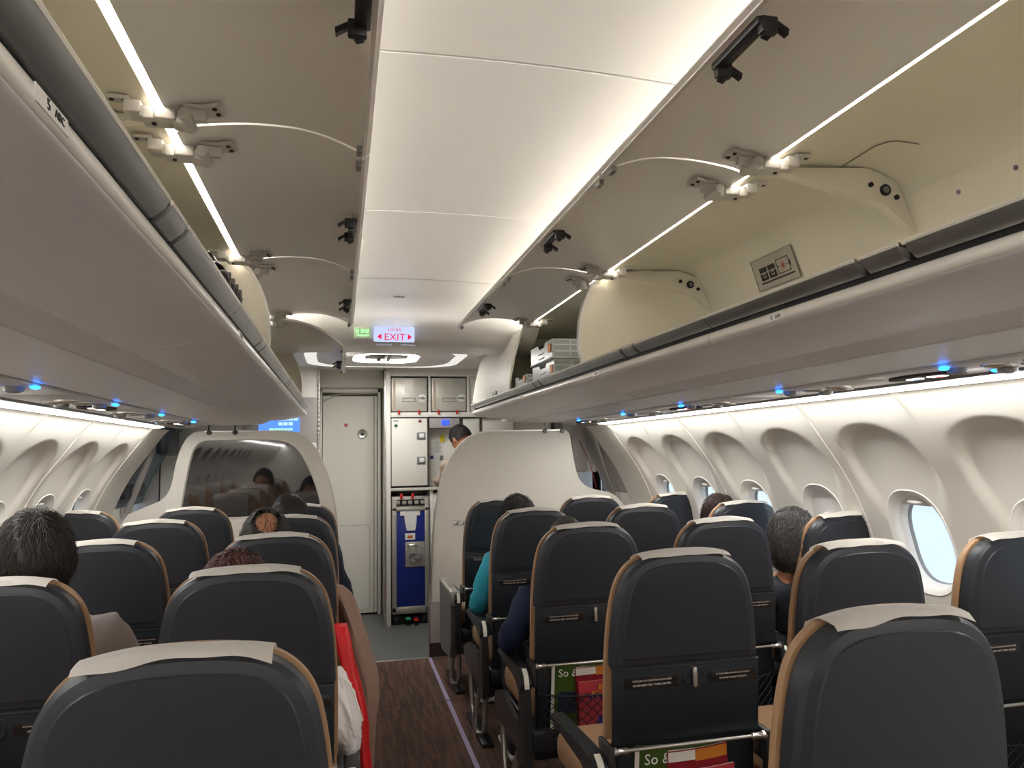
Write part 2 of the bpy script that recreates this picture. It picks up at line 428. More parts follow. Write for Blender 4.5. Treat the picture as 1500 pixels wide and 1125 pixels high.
def hinge_mesh(s):
    # local: y along the bin, x outward, z up; sits under the door/bin joint
    bm = BM()
    box(bm, -.030, .040, -.028, .028, -.030, -.004, .006)
    box(bm, -.050, -.018, -.020, .030, -.034, -.010, .008)
    tube(bm, [(-.048, -.034, -.018), (-.048, .038, -.018)], .013, 12)
    prism(bm, [(-.040, -.012), (-.075, -.010), (-.110, -.026), (-.118, .020), (-.085, .034), (-.055, .022), (-.040, .022)], 'z', .006, .014)
    box(bm, -.085, -.040, -.004, .016, -.018, .008, .004)
    box(bm, .036, .070, -.030, .020, -.022, .006, .005)
    prism(bm, [(.060, -.030), (.100, -.030), (.104, -.010), (.060, -.004)], 'z', .004, .012)
    box(bm, .010, .030, -.034, -.027, -.034, -.010, .002)
    if s < 0: 
        for v in bm.verts: v.co.x *= -1
    return bm
def screws_mesh(s):
    out = []
    for x, y in ((-.102, -.012), (-.106, .012), (-.078, .004), (.068, -.022), (.092, -.021), (.016, .0)):
        bm = BM(); z = .004 if abs(x) > .05 else -.032
        lathe(bm, [(.0052, z+.002), (.0052, z-.001), (.003, z-.0025)], (s*x, y, 0), 'z', 10); out.append(bm)
    return out
def catch_mesh(s):
    bm = BM()
    box(bm, .004, .030, -.075, .075, -.018, -.004, .003)
    for y in (-.078, .062):
        box(bm, .010, .040, y, y+.016, -.032, -.004, .003)
        prism(bm, [(.036, -.008), (.060, -.022), (.058, -.032), (.040, -.020), (.026, -.040), (.014, -.036), (.022, -.012)], 'y', y+.002, y+.014)
    if s < 0:
        for v in bm.verts: v.co.x *= -1
    return bm
BINY = [(-.61, .53), (.53, 1.67), (1.67, 2.81), (2.81, 3.96), (3.96, 5.10)]
ordn = {1: 'nearest', 2: 'second from the viewer', 3: 'third from the viewer', 4: 'farthest, by the entrance'}
for s, side in ((-1, 'left'), (1, 'right')):
    # plain rear run of bins behind the viewer
    bm = BM(); sheet(bm, X(s, LIN), YR0, -.61, .006*s); sheet(bm, X(s, BODY), YR0, -.61, .008*s)
    sheet(bm, X(s, [(.705, 2.09), (.60, 1.90), (.585, 1.69), (.572, 1.65)]), YR0, -.61, .008*s)
    struct(obj('trim_rear_bins_%s' % side, bm, m_bin))
    for i, (a, b) in enumerate(BINY):
        if i == 0:
            t = bpy.data.objects.new('trim_bin_%s' % side, None); COL.objects.link(t); t['kind'] = 'structure'; t.location = (s*.7, a, 1.65)
        else:
            ct = {(-1, 1): 'empty', (-1, 2): 'with a dark case at its far end', (-1, 3): 'by the divider window', (-1, 4): 'holding a plastic wrapped bundle', (1, 1): 'empty', (1, 2): 'with a battery warning sticker', (1, 3): 'holding clear plastic drawers', (1, 4): 'closed behind a white curved front'}[(s, i)]
            t = thing('overhead_bin', '%s overhead bin, %s, %s' % (side, ordn[i], ct), 'overhead bin', (s*.7, a, 1.65), group='overhead bins on the %s' % side)
        L0 = Vector((-s*.7, -a, -1.65))
        def put(name, bm, m, ang=35, sub=None):
            for v in bm.verts: v.co += L0
            return obj(name, bm, m, sub or t, ang)
        g = .002
        bm = BM(); sheet(bm, X(s, LIN), a, b, .006*s); put('bin_liner', bm, m_inside)
        bm = BM(); sheet(bm, X(s, BODY), a+g, b-g, .008*s); put('bin_underside', bm, m_bin)
        bm = BM(); prism(bm, X(s, [(.604, 1.662), (.586, 1.6655), (.578, 1.664), (.572, 1.658), (.569, 1.650), (.5695, 1.642), (.576, 1.637), (.610, 1.640)]), 'y', a+g, b-g); put('lip_rail', bm, m_rail, 60)
        bm = BM(); prism(bm, X(s, [(.606, 1.664), (.586, 1.6655), (.584, 1.6755), (.606, 1.676)]), 'y', a+g, b-g); put('rail_groove', bm, m_groove)
        # metal lip in three lengths around the catch notches
        cy = a+.52
        segs = ((a+g, cy-.062), (cy-.045, cy+.045), (cy+.062, b-g)) if not (s > 0 and i == 4) else ((a+g, b-g),)
        bm = BM(); bm2 = BM()
        for p, q in segs:
            prism(bm, X(s, [(.559, 1.700), (.564, 1.690), (.580, 1.6765), (.600, 1.6755), (.606, 1.690), (.590, 1.708)]), 'y', p, q)
            tube(bm2, [(s*.562, p, 1.704), (s*.562, q, 1.704)], .0048, 8)
            prism(bm2, X(s, [(.562, 1.7075), (.606, 1.700), (.606, 1.694), (.562, 1.700)]), 'y', p, q)
        put('metal_lip', bm, m_lip); put('lip_edge', bm2, m_lipedge)
        bm = BM(); box(bm, min(s*.582, s*.603), max(s*.582, s*.603), cy-.07, cy+.07, 1.680, 1.692, .002); put('catch_notch', bm, m_groove)
        # rib at the joint with round button
        if i < 3:
            bm = BM()
            rib = [(.73, 2.100), (1.05, 2.122), (1.14, 2.092), (1.20, 1.945), (1.10, 2.02), (.80, 2.088)]
            n = len(rib)
            prism(bm, X(s, rib), 'y', b-.030, b-.001); put('divider_rib', bm, m_inside)
            for r_, xx, zz in ((.016, 1.10, 2.063), (.007, 1.055, 2.075), (.007, 1.135, 2.045)):
                bm = BM(); lathe(bm, [(r_, -.0345), (r_, -.028), (r_*.6, -.028)], (s*xx, b-.001, zz), 'y', 20); put('rib_button', bm, m_blackp)
                if r_ > .01: bm = BM(); lathe(bm, [(.009, -.0365), (.009, -.034)], (s*xx, b-.001, zz), 'y', 16); put('button_core', bm, m_greyp)
        if i in (2, 4):
            # full height divider closing the end, with rounded light rim
            bm = BM(); poly = X(s, DIV)+X(s, [(p[0]+.0, p[1]) for p in [(.61, 1.655), (1.20, 1.73), (1.238, 1.78), (1.222, 1.87), (1.165, 2.045), (1.13, 2.10), (.90, 2.125)]])
            prism(bm, poly, 'y', b-.012, b-.002); put('end_divider', bm, m_inside)
            bm = BM(); sheet(bm, X(s, DIV), b-.024, b+.004, .009*s); put('divider_rim', bm, m_rail if i == 2 else m_inside)
            bm = BM(); lathe(bm, [(.016, 0), (.016, -.010), (.012, -.014)], (s*1.085, b-.012, 2.078), 'y', 20); lathe(bm, [(.008, -.014), (.008, -.017)], (s*1.085, b-.012, 2.078), 'y', 12); put('bump_stop', bm, m_blackp)
        # door: stowed up under the ceiling (left front one hangs lower, right front one is a closed front)
        if s > 0 and i == 4:
            fr = crv([(.700, 2.092), (.660, 2.070), (.622, 1.97), (.598, 1.874), (.582, 1.79), (.574, 1.72), (.574, 1.678)], 6)
            bm = BM(); sheet(bm, X(s, fr), a+g, b+.02, .012*s); put('bin_front', bm, m_wall)
            bm = BM(); prism(bm, X(s, fr)+X(s, [(.60, 1.66), (1.2, 1.72), (1.2, 1.95), (1.0, 2.1)]), 'y', b+.008, b+.02); put('end_cap', bm, m_wall)
            bm = BM(); box(bm, .566, .576, a+.32, a+.42, 1.690, 1.735, .003); put('door_latch', bm, m_greyp)
            bm = BM(); box(bm, .566, .578, b-.10, b-.01, 1.672, 1.715, .003); put('corner_latch', bm, m_greyp)
            continue
        D = DOOR
        if s < 0 and i == 4:
            c0 = Vector((.700, 2.087)); r_ = Matrix.Rotation(radians(19), 2)
            D = [tuple(c0+r_@(Vector(p)-c0)) for p in DOOR]
            D = [(p[0]+.006, p[1]) for p in D]
        bm = BM(); sheet(bm, X(s, D), a+.005, b-.005, -.012*s); door = put('bin_door', bm, m_door)
        ex, ez = D[-1]
        bm = BM(); prism(bm, X(s, [(ex-.002, ez-.003), (ex+.006, ez-.004), (ex+.006, ez+.016), (ex-.002, ez+.014)]), 'y', a+.005, b-.005); put('door_edge_strip', bm, m_rail, sub=door)
        bm = catch_mesh(s)
        for v in bm.verts: v.co += Vector((s*(ex+.004), cy, ez))
        put('door_catch', bm, m_blackp, sub=door)
        bm = BM(); 
        bm.free()
        for yy in (a+.045, b-.045):
            bm = BM(); box(bm, min(s*(ex+.006), s*(ex+.020)), max(s*(ex+.006), s*(ex+.020)), yy-.016, yy+.016, ez-.014, ez+.002, .003)
            put('door_bumper', bm, m_greyp, sub=door)
        for yy in ((a+.095, b-.095)):
            bm = hinge_mesh(s); 
            for v in bm.verts: v.co += Vector((s*.705, yy, 2.090))
            h = put('hinge', bm, m_hinge)
            for bm in screws_mesh(s):
                for v in bm.verts: v.co += Vector((s*.705, yy, 2.090))
                put('screw', bm, m_screw, sub=h)
        # seat row label on the rail
        if i in (1, 2, 3):
            bm = BM(); yc = a+.85 if s > 0 else a+.10
            mtx = frame((s*.5692, yc, 1.6500), (0, -s, 0), (s*.08, 0, 1))
            n0 = len(bm.verts); box(bm, -.034, .034, -.0075, .0075, -.001, .0003, mi=0)
            bm.verts.ensure_lookup_table()
            for v in bm.verts[n0:]: v.co = mtx@v.co
            text_bm(bm, str(2+4-i)+'     ', .014, mtx@Matrix.Translation((.0, 0, .0005)), mi=1)
            text_bm(bm, '     DEF' if s > 0 else '     ABC', .011, mtx@Matrix.Translation((.006, 0, .0005)), mi=1)
            put('row_label', bm, [m_white, m_blackp])
    # flat service panel run under the bins
    for (y0, y1, k) in ((YR0, .53, 0), (.53, 2.81, 1), (2.81, 5.08, 2)):
        bm = BM(); sheet(bm, X(s, [(.857, 1.5775), (1.106, 1.568)]), y0+.002, y1-.002, .008*s)
        o = struct(obj('trim_soffit_%s_%d' % (side, k), bm, m_psu if s > 0 else m_bin))
    bm = BM(); box(bm, min(s*.848, s*.862), max(s*.848, s*.862), YR0, 5.08, 1.584, 1.60); box(bm, min(s*1.10, s*1.12), max(s*1.10, s*1.12), YR0, 5.08, 1.572, 1.59)
    struct(obj('trim_groove_%s' % side, bm, m_groove))
    bm = BM(); prism(bm, X(s, [(.60, 1.64), (.80, 1.61), (1.34, 1.556), (1.34, 1.75), (.62, 1.67)]), 'y', 5.081, 5.09); struct(obj('trim_bin_end_%s' % side, bm, m_bin))

# battery sticker and small plate on the right bin liner
p0, p1 = Vector((1.165, 2.040)), Vector((1.205, 1.915)); dd = (p1-p0).normalized()
t = thing('warning_sticker', 'grey sticker with two suitcases and a crossed battery inside the right bin', 'sticker', (1.172, 2.27, 2.005))
mt = frame((-.004, 0, 0), (0, -1, 0), (-dd.x, 0, -dd.y))
bm = BM(); n0 = 0
box(bm, -.125, .125, -.058, .058, -.0005, .0005); xform(bm, mt); obj('sticker_sheet', bm, mat('sticker_grey', (.50, .46, .40), .4), t)
bm = BM()
def q(x0, x1, y0, y1, m=0): box(bm, x0, x1, y0, y1, .0005, .0012, mi=m)
for z in (-.125, .1235): q(z, z+.0015, -.058, .058)
for z in (-.058, .0565): q(-.125, .125, z, z+.0015)
q(-.095, .105, -.038, -.032)
for x in (-.088, -.036): q(x, x+.044, .004, .022); q(x, x+.012, -.026, .000); q(x+.032, x+.044, -.026, .000); q(x, x+.044, -.026, -.016); q(x+.016, x+.028, -.012, -.004)
for (a_, b_, c_, d_) in ((.018, .090, .026, .029), (.018, .090, -.024, -.021), (.018, .021, -.024, .029), (.088, .091, -.024, .029), (.018, .090, .001, .003), (.091, .097, -.008, .012)): q(a_, b_, c_, d_)
for k in range(4):
    n0 = len(bm.verts); box(bm, -.014, .014, -.001, .001, .0012, .0018, mi=1); xform(bm, Matrix.Translation((.054, .002, 0))@Matrix.Rotation(k*pi/4, 4, 'Z'), n0)
xform(bm, mt); obj('sticker_print', bm, [m_blackp, m_red], t)
t = thing('small_plate', 'small bordered plate just below the battery warning sticker', 'sticker', (1.199, 2.24, 1.918))
bm = BM(); box(bm, -.040, .040, -.016, .016, -.0005, .0005); xform(bm, mt); obj('plate_sheet', bm, mat('sticker_grey', (.5, .5, .5)), t)
bm = BM(); box(bm, -.024, -.016, -.011, .011, .0005, .001); box(bm, .004, .03, .002, .010, .0005, .001); box(bm, .008, .03, -.010, -.002, .0005, .001); xform(bm, mt); obj('plate_print', bm, m_blackp, t)
# recessed rear panel with three rivets in the nearest right bin
t = thing('bin_rear_panel', 'pale raised panel with three rivets at the back of the nearest right bin', 'panel', (1.185, 1.05, 1.975))
mr = frame((-.002, 0, 0), (0, -1, 0), (-dd.x, 0, -dd.y))
bm = BM(); prism(bm, rrect(1.12, .15, .03), 'z', -.001, .005); xform(bm, mr); obj('panel_plate', bm, m_inside, t)
for k in range(3):
    bm = BM(); lathe(bm, [(.006, .005), (.006, .0065), (.003, .007)], (-.42+.16*k, .03, 0), 'z', 12); xform(bm, mr); obj('rivet', bm, m_greyp, t)
# access hatch outline on the right liner
bm = BM()
loop = [(.985, 1.675), (.972, 1.64), (.966, 1.51), (.98, 1.48), (1.00, 1.472), (1.085, 1.478), (1.09, 1.50), (1.088, 1.66)]
tube(bm, [(x, y, 2.1215-.0) for x, y in loop+[loop[0]]], .0016, 6); tag(obj('hatch_outline', bm, mat('seam_grey', (.25, .22, .17), .6)), 'thin line of an access hatch in the nearest right bin ceiling', 'hatch')
# ---------------------------------------------------------------- passenger service units
def psu_group(s, y, oval, lab):
    t = thing('passenger_service_unit', lab, 'reading light panel', (s*1.225, y, 1.560), group='passenger service units')
    tilt = Matrix.Identity(4)
    bm = BM(); box(bm, -.112, .112, -.355, .355, .0, .012, .004); obj('panel', bm, m_psu, t)
    for k, (dx, dy) in enumerate(((-.030, -.02), (.045, -.06), (-.02, -.125))):
        bm = BM(); lathe(bm, [(.037, .001), (.037, -.004), (.030, -.008), (.026, -.004), (.010, -.002)], (s*dx, dy, 0), 'z', 20); obj('reading_light', bm, m_silver, t)
    for k, (dx, dy) in enumerate(((.05, .03), (-.055, .075))):
        bm = BM(); lathe(bm, [(.024, .001), (.022, -.012), (.012, -.016), (.010, -.006)], (s*dx, dy, 0), 'z', 16); obj('air_nozzle', bm, m_greyp, t)
    for dx, dy in ((-.112, .06), (.078, .085)):
        bm = BM(); lathe(bm, [(.0115, .0), (.0115, -.005), (.006, -.007)], (s*dx*.98, dy, 0), 'z', 16); obj('blue_indicator', bm, m_blueled, t)
    if oval:
        bm = BM(); N = 28
        pts = [(.058*cos(2*pi*k/N)*s, .125*sin(2*pi*k/N)) for k in range(N)]
        prism(bm, [(x, yy+.235) for x, yy in pts], 'z', -.006, .0); sg = obj('sign_lens', bm, mat('sign_lens_grey', (.06, .055, .055), .75, ior=1.1), t)
        bm = BM()
        for k in range(5): box(bm, -.013, .013, .172+k*.010, .182+k*.010, -.0085, -.006)
        obj('cigarette_symbol', bm, emis('symbol_glow', (1., .92, .85), .9), sg)
        for yy in (.262, .288):
            bm = BM(); lathe(bm, [(.014, -.0085), (.014, -.006)], (0, yy, 0), 'z', 10); obj('belt_symbol', bm, emis('symbol_glow', (1., .92, .85), .9), sg)
        bm = BM(); box(bm, -.016, .016, .192, .201, -.0095, -.0085); obj('no_smoking_bar', bm, emis('symbol_red', (1., .08, .05), .8), sg)
        bm = BM(); box(bm, -.006, .006, .270, .280, -.0095, -.0085); obj('belt_buckle', bm, emis('symbol_blue', (.1, .3, 1.), .8), sg)
for s, side, ys, ov in ((1, 'right', (.70, 1.44, 2.14, 2.88, 3.56, 4.30), (0, 1, 0, 1, 0, 1)), (-1, 'left', (.70, 1.36, 2.05, 2.74, 3.42, 4.14), (0, 0, 0, 1, 0, 1))):
    for k, y in enumerate(ys):
        psu_group(s, y, ov[k], 'reading light panel over the %s seats, %s%s' % (side, ['at the frame edge', 'nearest the viewer', 'second from the viewer', 'third from the viewer', 'fourth from the viewer', 'farthest, near the divider'][k], ', with lit sign' if ov[k] else ''))
    bm = BM(); sheet(bm, X(s, [(1.113, 1.574), (1.345, 1.572)]), YR0, 5.08, .006*s); struct(obj('trim_psu_%s' % side, bm, m_psu))
    bm = BM(); sheet(bm, X(s, [(1.337, 1.562), (1.346, 1.5535), (1.372, 1.5535)]), YR0, 5.16, .004*s); struct(obj('trim_rail_%s' % side, bm, m_greyp))

# ================================================================= FRONT: DIVIDERS
def panel_shape(poly, y0, y1, bm, mi=0): prism(bm, poly, 'y', y0, y1, mi)
# right divider: plain cream panel
PR = crv([(.252, .0), (.252, .35), (.262, .60), (.276, .85), (.30, 1.04), (.335, 1.19), (.385, 1.31), (.45, 1.41), (.53, 1.48), (.62, 1.512), (.70, 1.520)], 4)+[(1.20, 1.523)]+crv([(1.245, 1.518), (1.272, 1.485), (1.285, 1.40), (1.305, 1.27), (1.335, 1.17), (1.385, 1.115), (1.46, 1.085), (1.56, 1.06), (1.63, 1.02), (1.70, .93)], 4)+[(1.74, .7), (1.74, .3), (1.70, 0)]
t = thing('cabin_divider', 'cream solid divider panel with one curved edge on the right of the aisle', 'divider', (.95, 5.05, 0))
L0 = Vector((-.95, -5.05, 0))
def put2(name, bm, m, par, L, ang=35):
    for v in bm.verts: v.co += L
    return obj(name, bm, m, par, ang)
bm = BM(); prism(bm, [(x, max(z, .36)) for x, z in PR if z >= .3], 'y', 5.045, 5.075); put2('panel', bm, m_wall, t, L0)
bm = BM(); sheet(bm, [p for p in PR if p[1] < 1.53 and p[0] < .75 and p[1] >= .34]+[(1.2, 1.523)], 5.04, 5.08, -.008); put2('edge_trim', bm, m_silver, t, L0)
bm = BM(); prism(bm, [(.252, .09), (.252, .36), (1.74, .36), (1.72, .09)], 'y', 5.045, 5.075); put2('lower_panel', bm, m_grey, t, L0)
bm = BM(); prism(bm, [(.250, .0), (.250, .09), (1.72, .09), (1.70, .0)], 'y', 5.040, 5.078); put2('kick_strip', bm, m_kick, t, L0)
bm = BM(); tube(bm, [(.246, 5.06, 0), (.246, 5.06, .36)], .008, 8); put2('corner_post', bm, m_silver, t, L0)
def standoff(x, z, s):
    bm = BM(); lathe(bm, [(.012, -.020), (.016, -.010), (.016, 0), (.010, .004)], (x, 5.040, z-.012), 'y', 14)
    tube(bm, smooth_path([(x, 5.035, z-.010), (x, 5.028, z+.015), (x, 5.045, z+.045), (x, 5.05, z+.06)]), .0045, 8); return bm
for x in (1.085, 1.215): put2('ceiling_bracket', standoff(x, 1.523, 1), m_greyp, t, L0)
for k, x in enumerate((.435, .480)):
    bm = BM(); box(bm, x-.020, x+.020, 5.0435, 5.045, .865, .903); o = put2('placard', bm, m_white, t, L0)
    bm = BM(); box(bm, x-.010, x+.012, 5.0425, 5.0435, .871, .876); prism(bm, [(x+.004, .876), (x+.012, .876), (x+.014, .894), (x+.008, .894)], 'y', 5.0425, 5.0435)
    for a_, b_, c_, d_ in ((-.018, .018, .866, .8672), (-.018, .018, .9008, .902), (-.018, -.0168, .866, .902), (.0168, .018, .866, .902)): box(bm, x+a_, x+b_, 5.0425, 5.0435, c_, d_)
    put2('seat_pictogram', bm, m_blackp, o, Vector((0, 0, 0))+L0)
# left divider with smoked window
PL = crv([(-.352, .0), (-.352, .35), (-.352, .70), (-.362, .92), (-.385, 1.09), (-.428, 1.255), (-.495, 1.40), (-.57, 1.490), (-.645, 1.525), (-.72, 1.535)], 4)+[(-1.20, 1.537)]+crv([(-1.262, 1.53), (-1.310, 1.49), (-1.345, 1.42), (-1.370, 1.33), (-1.385, 1.24), (-1.405, 1.16), (-1.45, 1.10), (-1.53, 1.07), (-1.62, 1.04), (-1.70, .93)], 4)+[(-1.74, .7), (-1.74, .3), (-1.70, 0)]
HO = crv([(-.455, .985), (-.470, 1.08), (-.515, 1.22), (-.58, 1.36), (-.645, 1.435), (-.74, 1.472), (-.95, 1.478), (-1.17, 1.478), (-1.235, 1.462), (-1.275, 1.41), (-1.305, 1.28), (-1.330, 1.12), (-1.350, .99)], 5)+[(-1.345, .972), (-1.2, .970), (-.6, .970), (-.462, .974)]
t = thing('cabin_divider', 'cream divider with a dark glass window on the left of the aisle', 'divider', (-.95, 5.05, 0))
L0 = Vector((.95, -5.05, 0))
def plate_with_hole(bm, outer, hole, y0, y1):
    # resample both loops by angle around the hole centre and bridge
    c = Vector((-.93, 1.22)); N = 160
    def hit(loop, a):
        d = Vector((cos(a), sin(a))); best = None
        for i in range(len(loop)):
            p = Vector(loop[i])-c; q_ = Vector(loop[(i+1) % len(loop)])-c; e = q_-p
            den = d.x*e.y-d.y*e.x
            if abs(den) < 1e-12: continue
            tt = (p.x*e.y-p.y*e.x)/den; u = (p.x*d.y-p.y*d.x)/den
            if tt > 0 and -1e-9 <= u <= 1+1e-9 and (best is None or tt > best): best = tt
        return c+d*best
    A = [hit(outer, 2*pi*k/N) for k in range(N)]; B = [hit(hole, 2*pi*k/N) for k in range(N)]
    for loops in ((y0,), (y1,)):
        y = loops[0]; va = [bm.verts.new((p.x, y, p.y)) for p in A]; vb = [bm.verts.new((p.x, y, p.y)) for p in B]
        ring_fill(bm, va, vb)
        if y == y0: v0 = (va, vb)
        else: ring_fill(bm, v0[0], va); ring_fill(bm, v0[1], vb)
    return A, B
up = [p for p in PL if p[1] >= .5 or p[0] > -.4]
OUT = [(-.352, .36)]+[p for p in PL if p[1] > .36]+[(-1.742, .36)]
bm = BM(); A_, B_ = plate_with_hole(bm, OUT, HO, 5.045, 5.075); put2('panel', bm, m_wall, t, L0)
bm = BM()
for y, k in ((5.038, 0),):
    c = Vector((-.93, 1.22)); in_ = [c+(p-c)*.965 for p in B_]; o1 = [c+(p-c)*1.0 for p in B_]
    r0 = [bm.verts.new((p.x, 5.0445, p.y)) for p in o1]; r1 = [bm.verts.new((p.x, 5.039, p.y)) for p in [c+(p-c)*.988 for p in B_]]; r2 = [bm.verts.new((p.x, 5.058, p.y)) for p in in_]
    ring_fill(bm, r0, r1); ring_fill(bm, r1, r2)
put2('window_gasket', bm, m_rail, t, L0)
bm = BM(); prism(bm, [(p.x, p.y) for p in [c+(p-c)*.975 for p in B_]], 'y', 5.055, 5.061); put2('smoked_window', bm, m_tint, t, L0)
bm = BM(); sheet(bm, [p for p in PL if p[0] > -.75]+[(-1.2, 1.537)], 5.04, 5.08, .008); put2('edge_trim', bm, m_silver, t, L0)
bm = BM(); prism(bm, [(-.352, .09), (-.352, .36), (-1.74, .36), (-1.72, .09)], 'y', 5.045, 5.075); put2('lower_panel', bm, m_grey, t, L0)
bm = BM(); prism(bm, [(-.350, .0), (-.350, .09), (-1.72, .09), (-1.70, .0)], 'y', 5.040, 5.078); put2('kick_strip', bm, m_kick, t, L0)
for x in (-1.175, -1.015): put2('ceiling_bracket', standoff(x, 1.537, 1), m_blackp, t, L0)

# ================================================================= ENTRANCE AREA
bm = BM(); box(bm, -1.85, 1.85, 4.70, 6.75, 2.20, 2.215)
struct(obj('ceiling_entrance', bm, m_ceil))
bm = BM(); box(bm, -.80, -.785, 4.70, 6.7, 2.0, 2.2)
bm.free()
def loop_round(cx, cy, w, d, r, n=10): return rrect(w, d, r, n, cx, cy)
def ringlight(nm, lab, outer, inner, z, z2, mr_):
    t = thing(nm, lab, 'ceiling light', (0, 5.3, z))
    bm = BM(); A = [bm.verts.new((x, y-5.3, 0)) for x, y in outer]; B = [bm.verts.new((x, y-5.3, 0)) for x, y in inner]; ring_fill(bm, A, B); obj('diffuser', bm, mr_, t)
    bm = BM(); A2 = [bm.verts.new((x*1.02, (y-5.3)*1.02, .0)) for x, y in outer]; A3 = [bm.verts.new((x*1.02, (y-5.3)*1.02, z2-z)) for x, y in outer]; A4 = [bm.verts.new((x, y-5.3, .0)) for x, y in outer]
    ring_fill(bm, A2, A3); ring_fill(bm, A4, A2); obj('housing', bm, m_ceil, t)
ringlight('entrance_light', 'large outer ring of light in the ceiling beyond the EXIT sign', rrect(1.12, .98, .26, 12, -.03, 5.30), rrect(.96, .93, .30, 12, -.03, 5.285), 2.05, 2.13, emis('outer_ring_led', (1., .96, .9), .23))
ringlight('entrance_light', 'small bright inner oval light in the ceiling beyond the EXIT sign', rrect(.46, .50, .14, 12, -.03, 5.25), rrect(.33, .45, .12, 12, -.03, 5.24), 2.05, 2.13, emis('inner_ring_led', (1., .97, .92), 16.))
bm = BM(); O = rrect(.96, .93, .30, 12, -.03, 5.285); I = rrect(.46, .50, .14, 12, -.03, 5.25)
ring_fill(bm, [bm.verts.new((x, y, 2.051)) for x, y in O], [bm.verts.new((x, y, 2.049)) for x, y in I]); struct(obj('ceiling_dish', bm, m_door))
bm = BM(); O = rrect(3.6, 2.1, .02, 12, 0, 5.74); I = rrect(1.14, 1.0, .27, 12, -.03, 5.30)
ring_fill(bm, [bm.verts.new((x, y, 2.125)) for x, y in O], [bm.verts.new((x, y, 2.050)) for x, y in I]); struct(obj('ceiling_rim', bm, m_ceil))
t = thing('entrance_display', 'dark recessed screen inside the inner oval ceiling light', 'panel', (-.03, 5.24, 2.06))
bm = BM(); box(bm, -.15, .15, -.20, .20, -.008, .01, .004); obj('mirror_plate', bm, mat('dark_mirror', (.15, .14, .13), .12, metal=.8), t)
bm = BM(); box(bm, -.06, -.035, -.15, .15, -.014, -.008); box(bm, .01, .03, -.15, .15, -.014, -.008); obj('slat', bm, m_blackp, t)

# EXIT sign box on the curved soffit
def soffit_sign(name, lab, x, w, h, y, z, msheet, tilt=-33):
    t = thing(name, lab, 'sign', (x, y, z)); t.rotation_euler = (radians(tilt), 0, 0)
    bm = BM(); box(bm, -w/2, w/2, -.012, .13, -h/2, h/2, .006, 3); obj('sign_panel', bm, msheet, t, 60)
    return t
t = soffit_sign('exit_sign', 'lit white sign reading EXIT in red with two arrows', -.048, .225, .086, 4.130, 2.044, emis('exit_glow', (.62, .70, 1.), .27), 10)
mt = frame((0, -.0125, 0), (1, 0, 0), (0, 0, 1)); m_exr = emis('exit_red', (.55, .01, .06), .45)
bm = BM(); text_bm(bm, 'EXIT', .056, mt@Matrix.Translation((0, -.016, .001))@Matrix.Scale(1.05, 4, (1, 0, 0)), .0008); text_bm(bm, 'LỐI RA', .024, mt@Matrix.Translation((0, .026, .001)), .0008)
for s in (-1, 1): prism(bm, [(s*.074, .004), (s*.074, -.030), (s*.098, -.013)], 'y', -.0135, -.0120)
obj('sign_lettering', bm, m_exr, t)
t = soffit_sign('exit_glow_panel', 'faint green glowing emergency sign left of the EXIT sign', -.226, .094, .068, 4.130, 2.050, mat('pale_green_panel', (.72, .80, .66), .4), 10)
bm = BM(); 
for k, x in enumerate((-.030, -.002, .026)): box(bm, x-.010, x+.010, -.0145, -.012, -.002, .022)
box(bm, .010, .030, -.0145, -.012, .004, .016); box(bm, -.035, .035, -.0145, -.012, -.020, -.008)
obj('green_figures', bm, emis('green_glow', (.45, .95, .40), .30), t)
for k, x in enumerate((-.10, .045)):
    tag(obj('sign_lens_bar', (lambda b: (box(b, x-.045, x+.045, 4.30, 4.33, 2.004, 2.015, .003), b)[1])(BM()), m_white), 'small white bar under the EXIT sign, %s of the two' % ('left', 'right')[k], 'light cover')
# header cross panel and cockpit door wall at the very front
bm = BM(); box(bm, -1.9, -.545, 6.55, 6.6, 0, 2.2); box(bm, .02, 1.9, 6.62, 6.66, 0, 2.2); box(bm, -.56, .06, 6.60, 6.66, 0, 2.2)
struct(obj('wall_front', bm, m_wall))
root = bpy.data.objects.new('door_1', None); COL.objects.link(root); root.location = (-.265, 6.5, 0); root['kind'] = 'structure'
bm = BM(); prism(bm, rrect(.46, 1.86, .012, 3, 0, .945), 'y', .0, .03); obj('door_leaf', bm, m_gal, root)
bm = BM()
for r in (rrect(.34, .72, .03, 6, 0, .40),): tube(bm, [(x, -.001, z) for x, z in r+[r[0]]], .0022, 6)
tube(bm, [(-.23, -.002, 1.83), (-.10, -.002, 1.895), (.22, -.002, 1.90)], .006, 6); tube(bm, [(.205, -.002, 1.87), (.205, -.002, .02)], .005, 6); obj('door_molding', bm, mat('moulding_grey', (.45, .43, .38), .4), root)
bm = BM(); lathe(bm, [(.042, 0), (.042, -.008), (.036, -.014), (.020, -.008)], (.105, 0, 1.545), 'y', 28); o = obj('peephole_ring', bm, m_silver, root); bm = BM(); lathe(bm, [(.016, -.006), (.014, -.020), (.006, -.022)], (.105, 0, 1.545), 'y', 20); obj('lens', bm, m_blackp, o)
bm = BM(); box(bm, -.055, -.017, -.003, 0, 1.60, 1.645); o = obj('door_sticker', bm, m_white, root); bm = BM(); lathe(bm, [(.015, -.003), (.015, -.004)], (-.036, 0, 1.622), 'y', 20); o2 = obj('red_disc', bm, m_red, o); 
bm = BM(); box(bm, -.044, -.028, -.005, -.004, 1.619, 1.625); obj('bar_mark', bm, m_white, o)
bm = BM(); box(bm, -.262, -.236, -.02, .04, 0, 1.94, .004); box(bm, .236, .262, -.02, .04, 0, 1.94, .004); box(bm, -.262, .262, -.02, .04, 1.905, 1.94, .004); obj('door_frame', bm, m_gal, root)
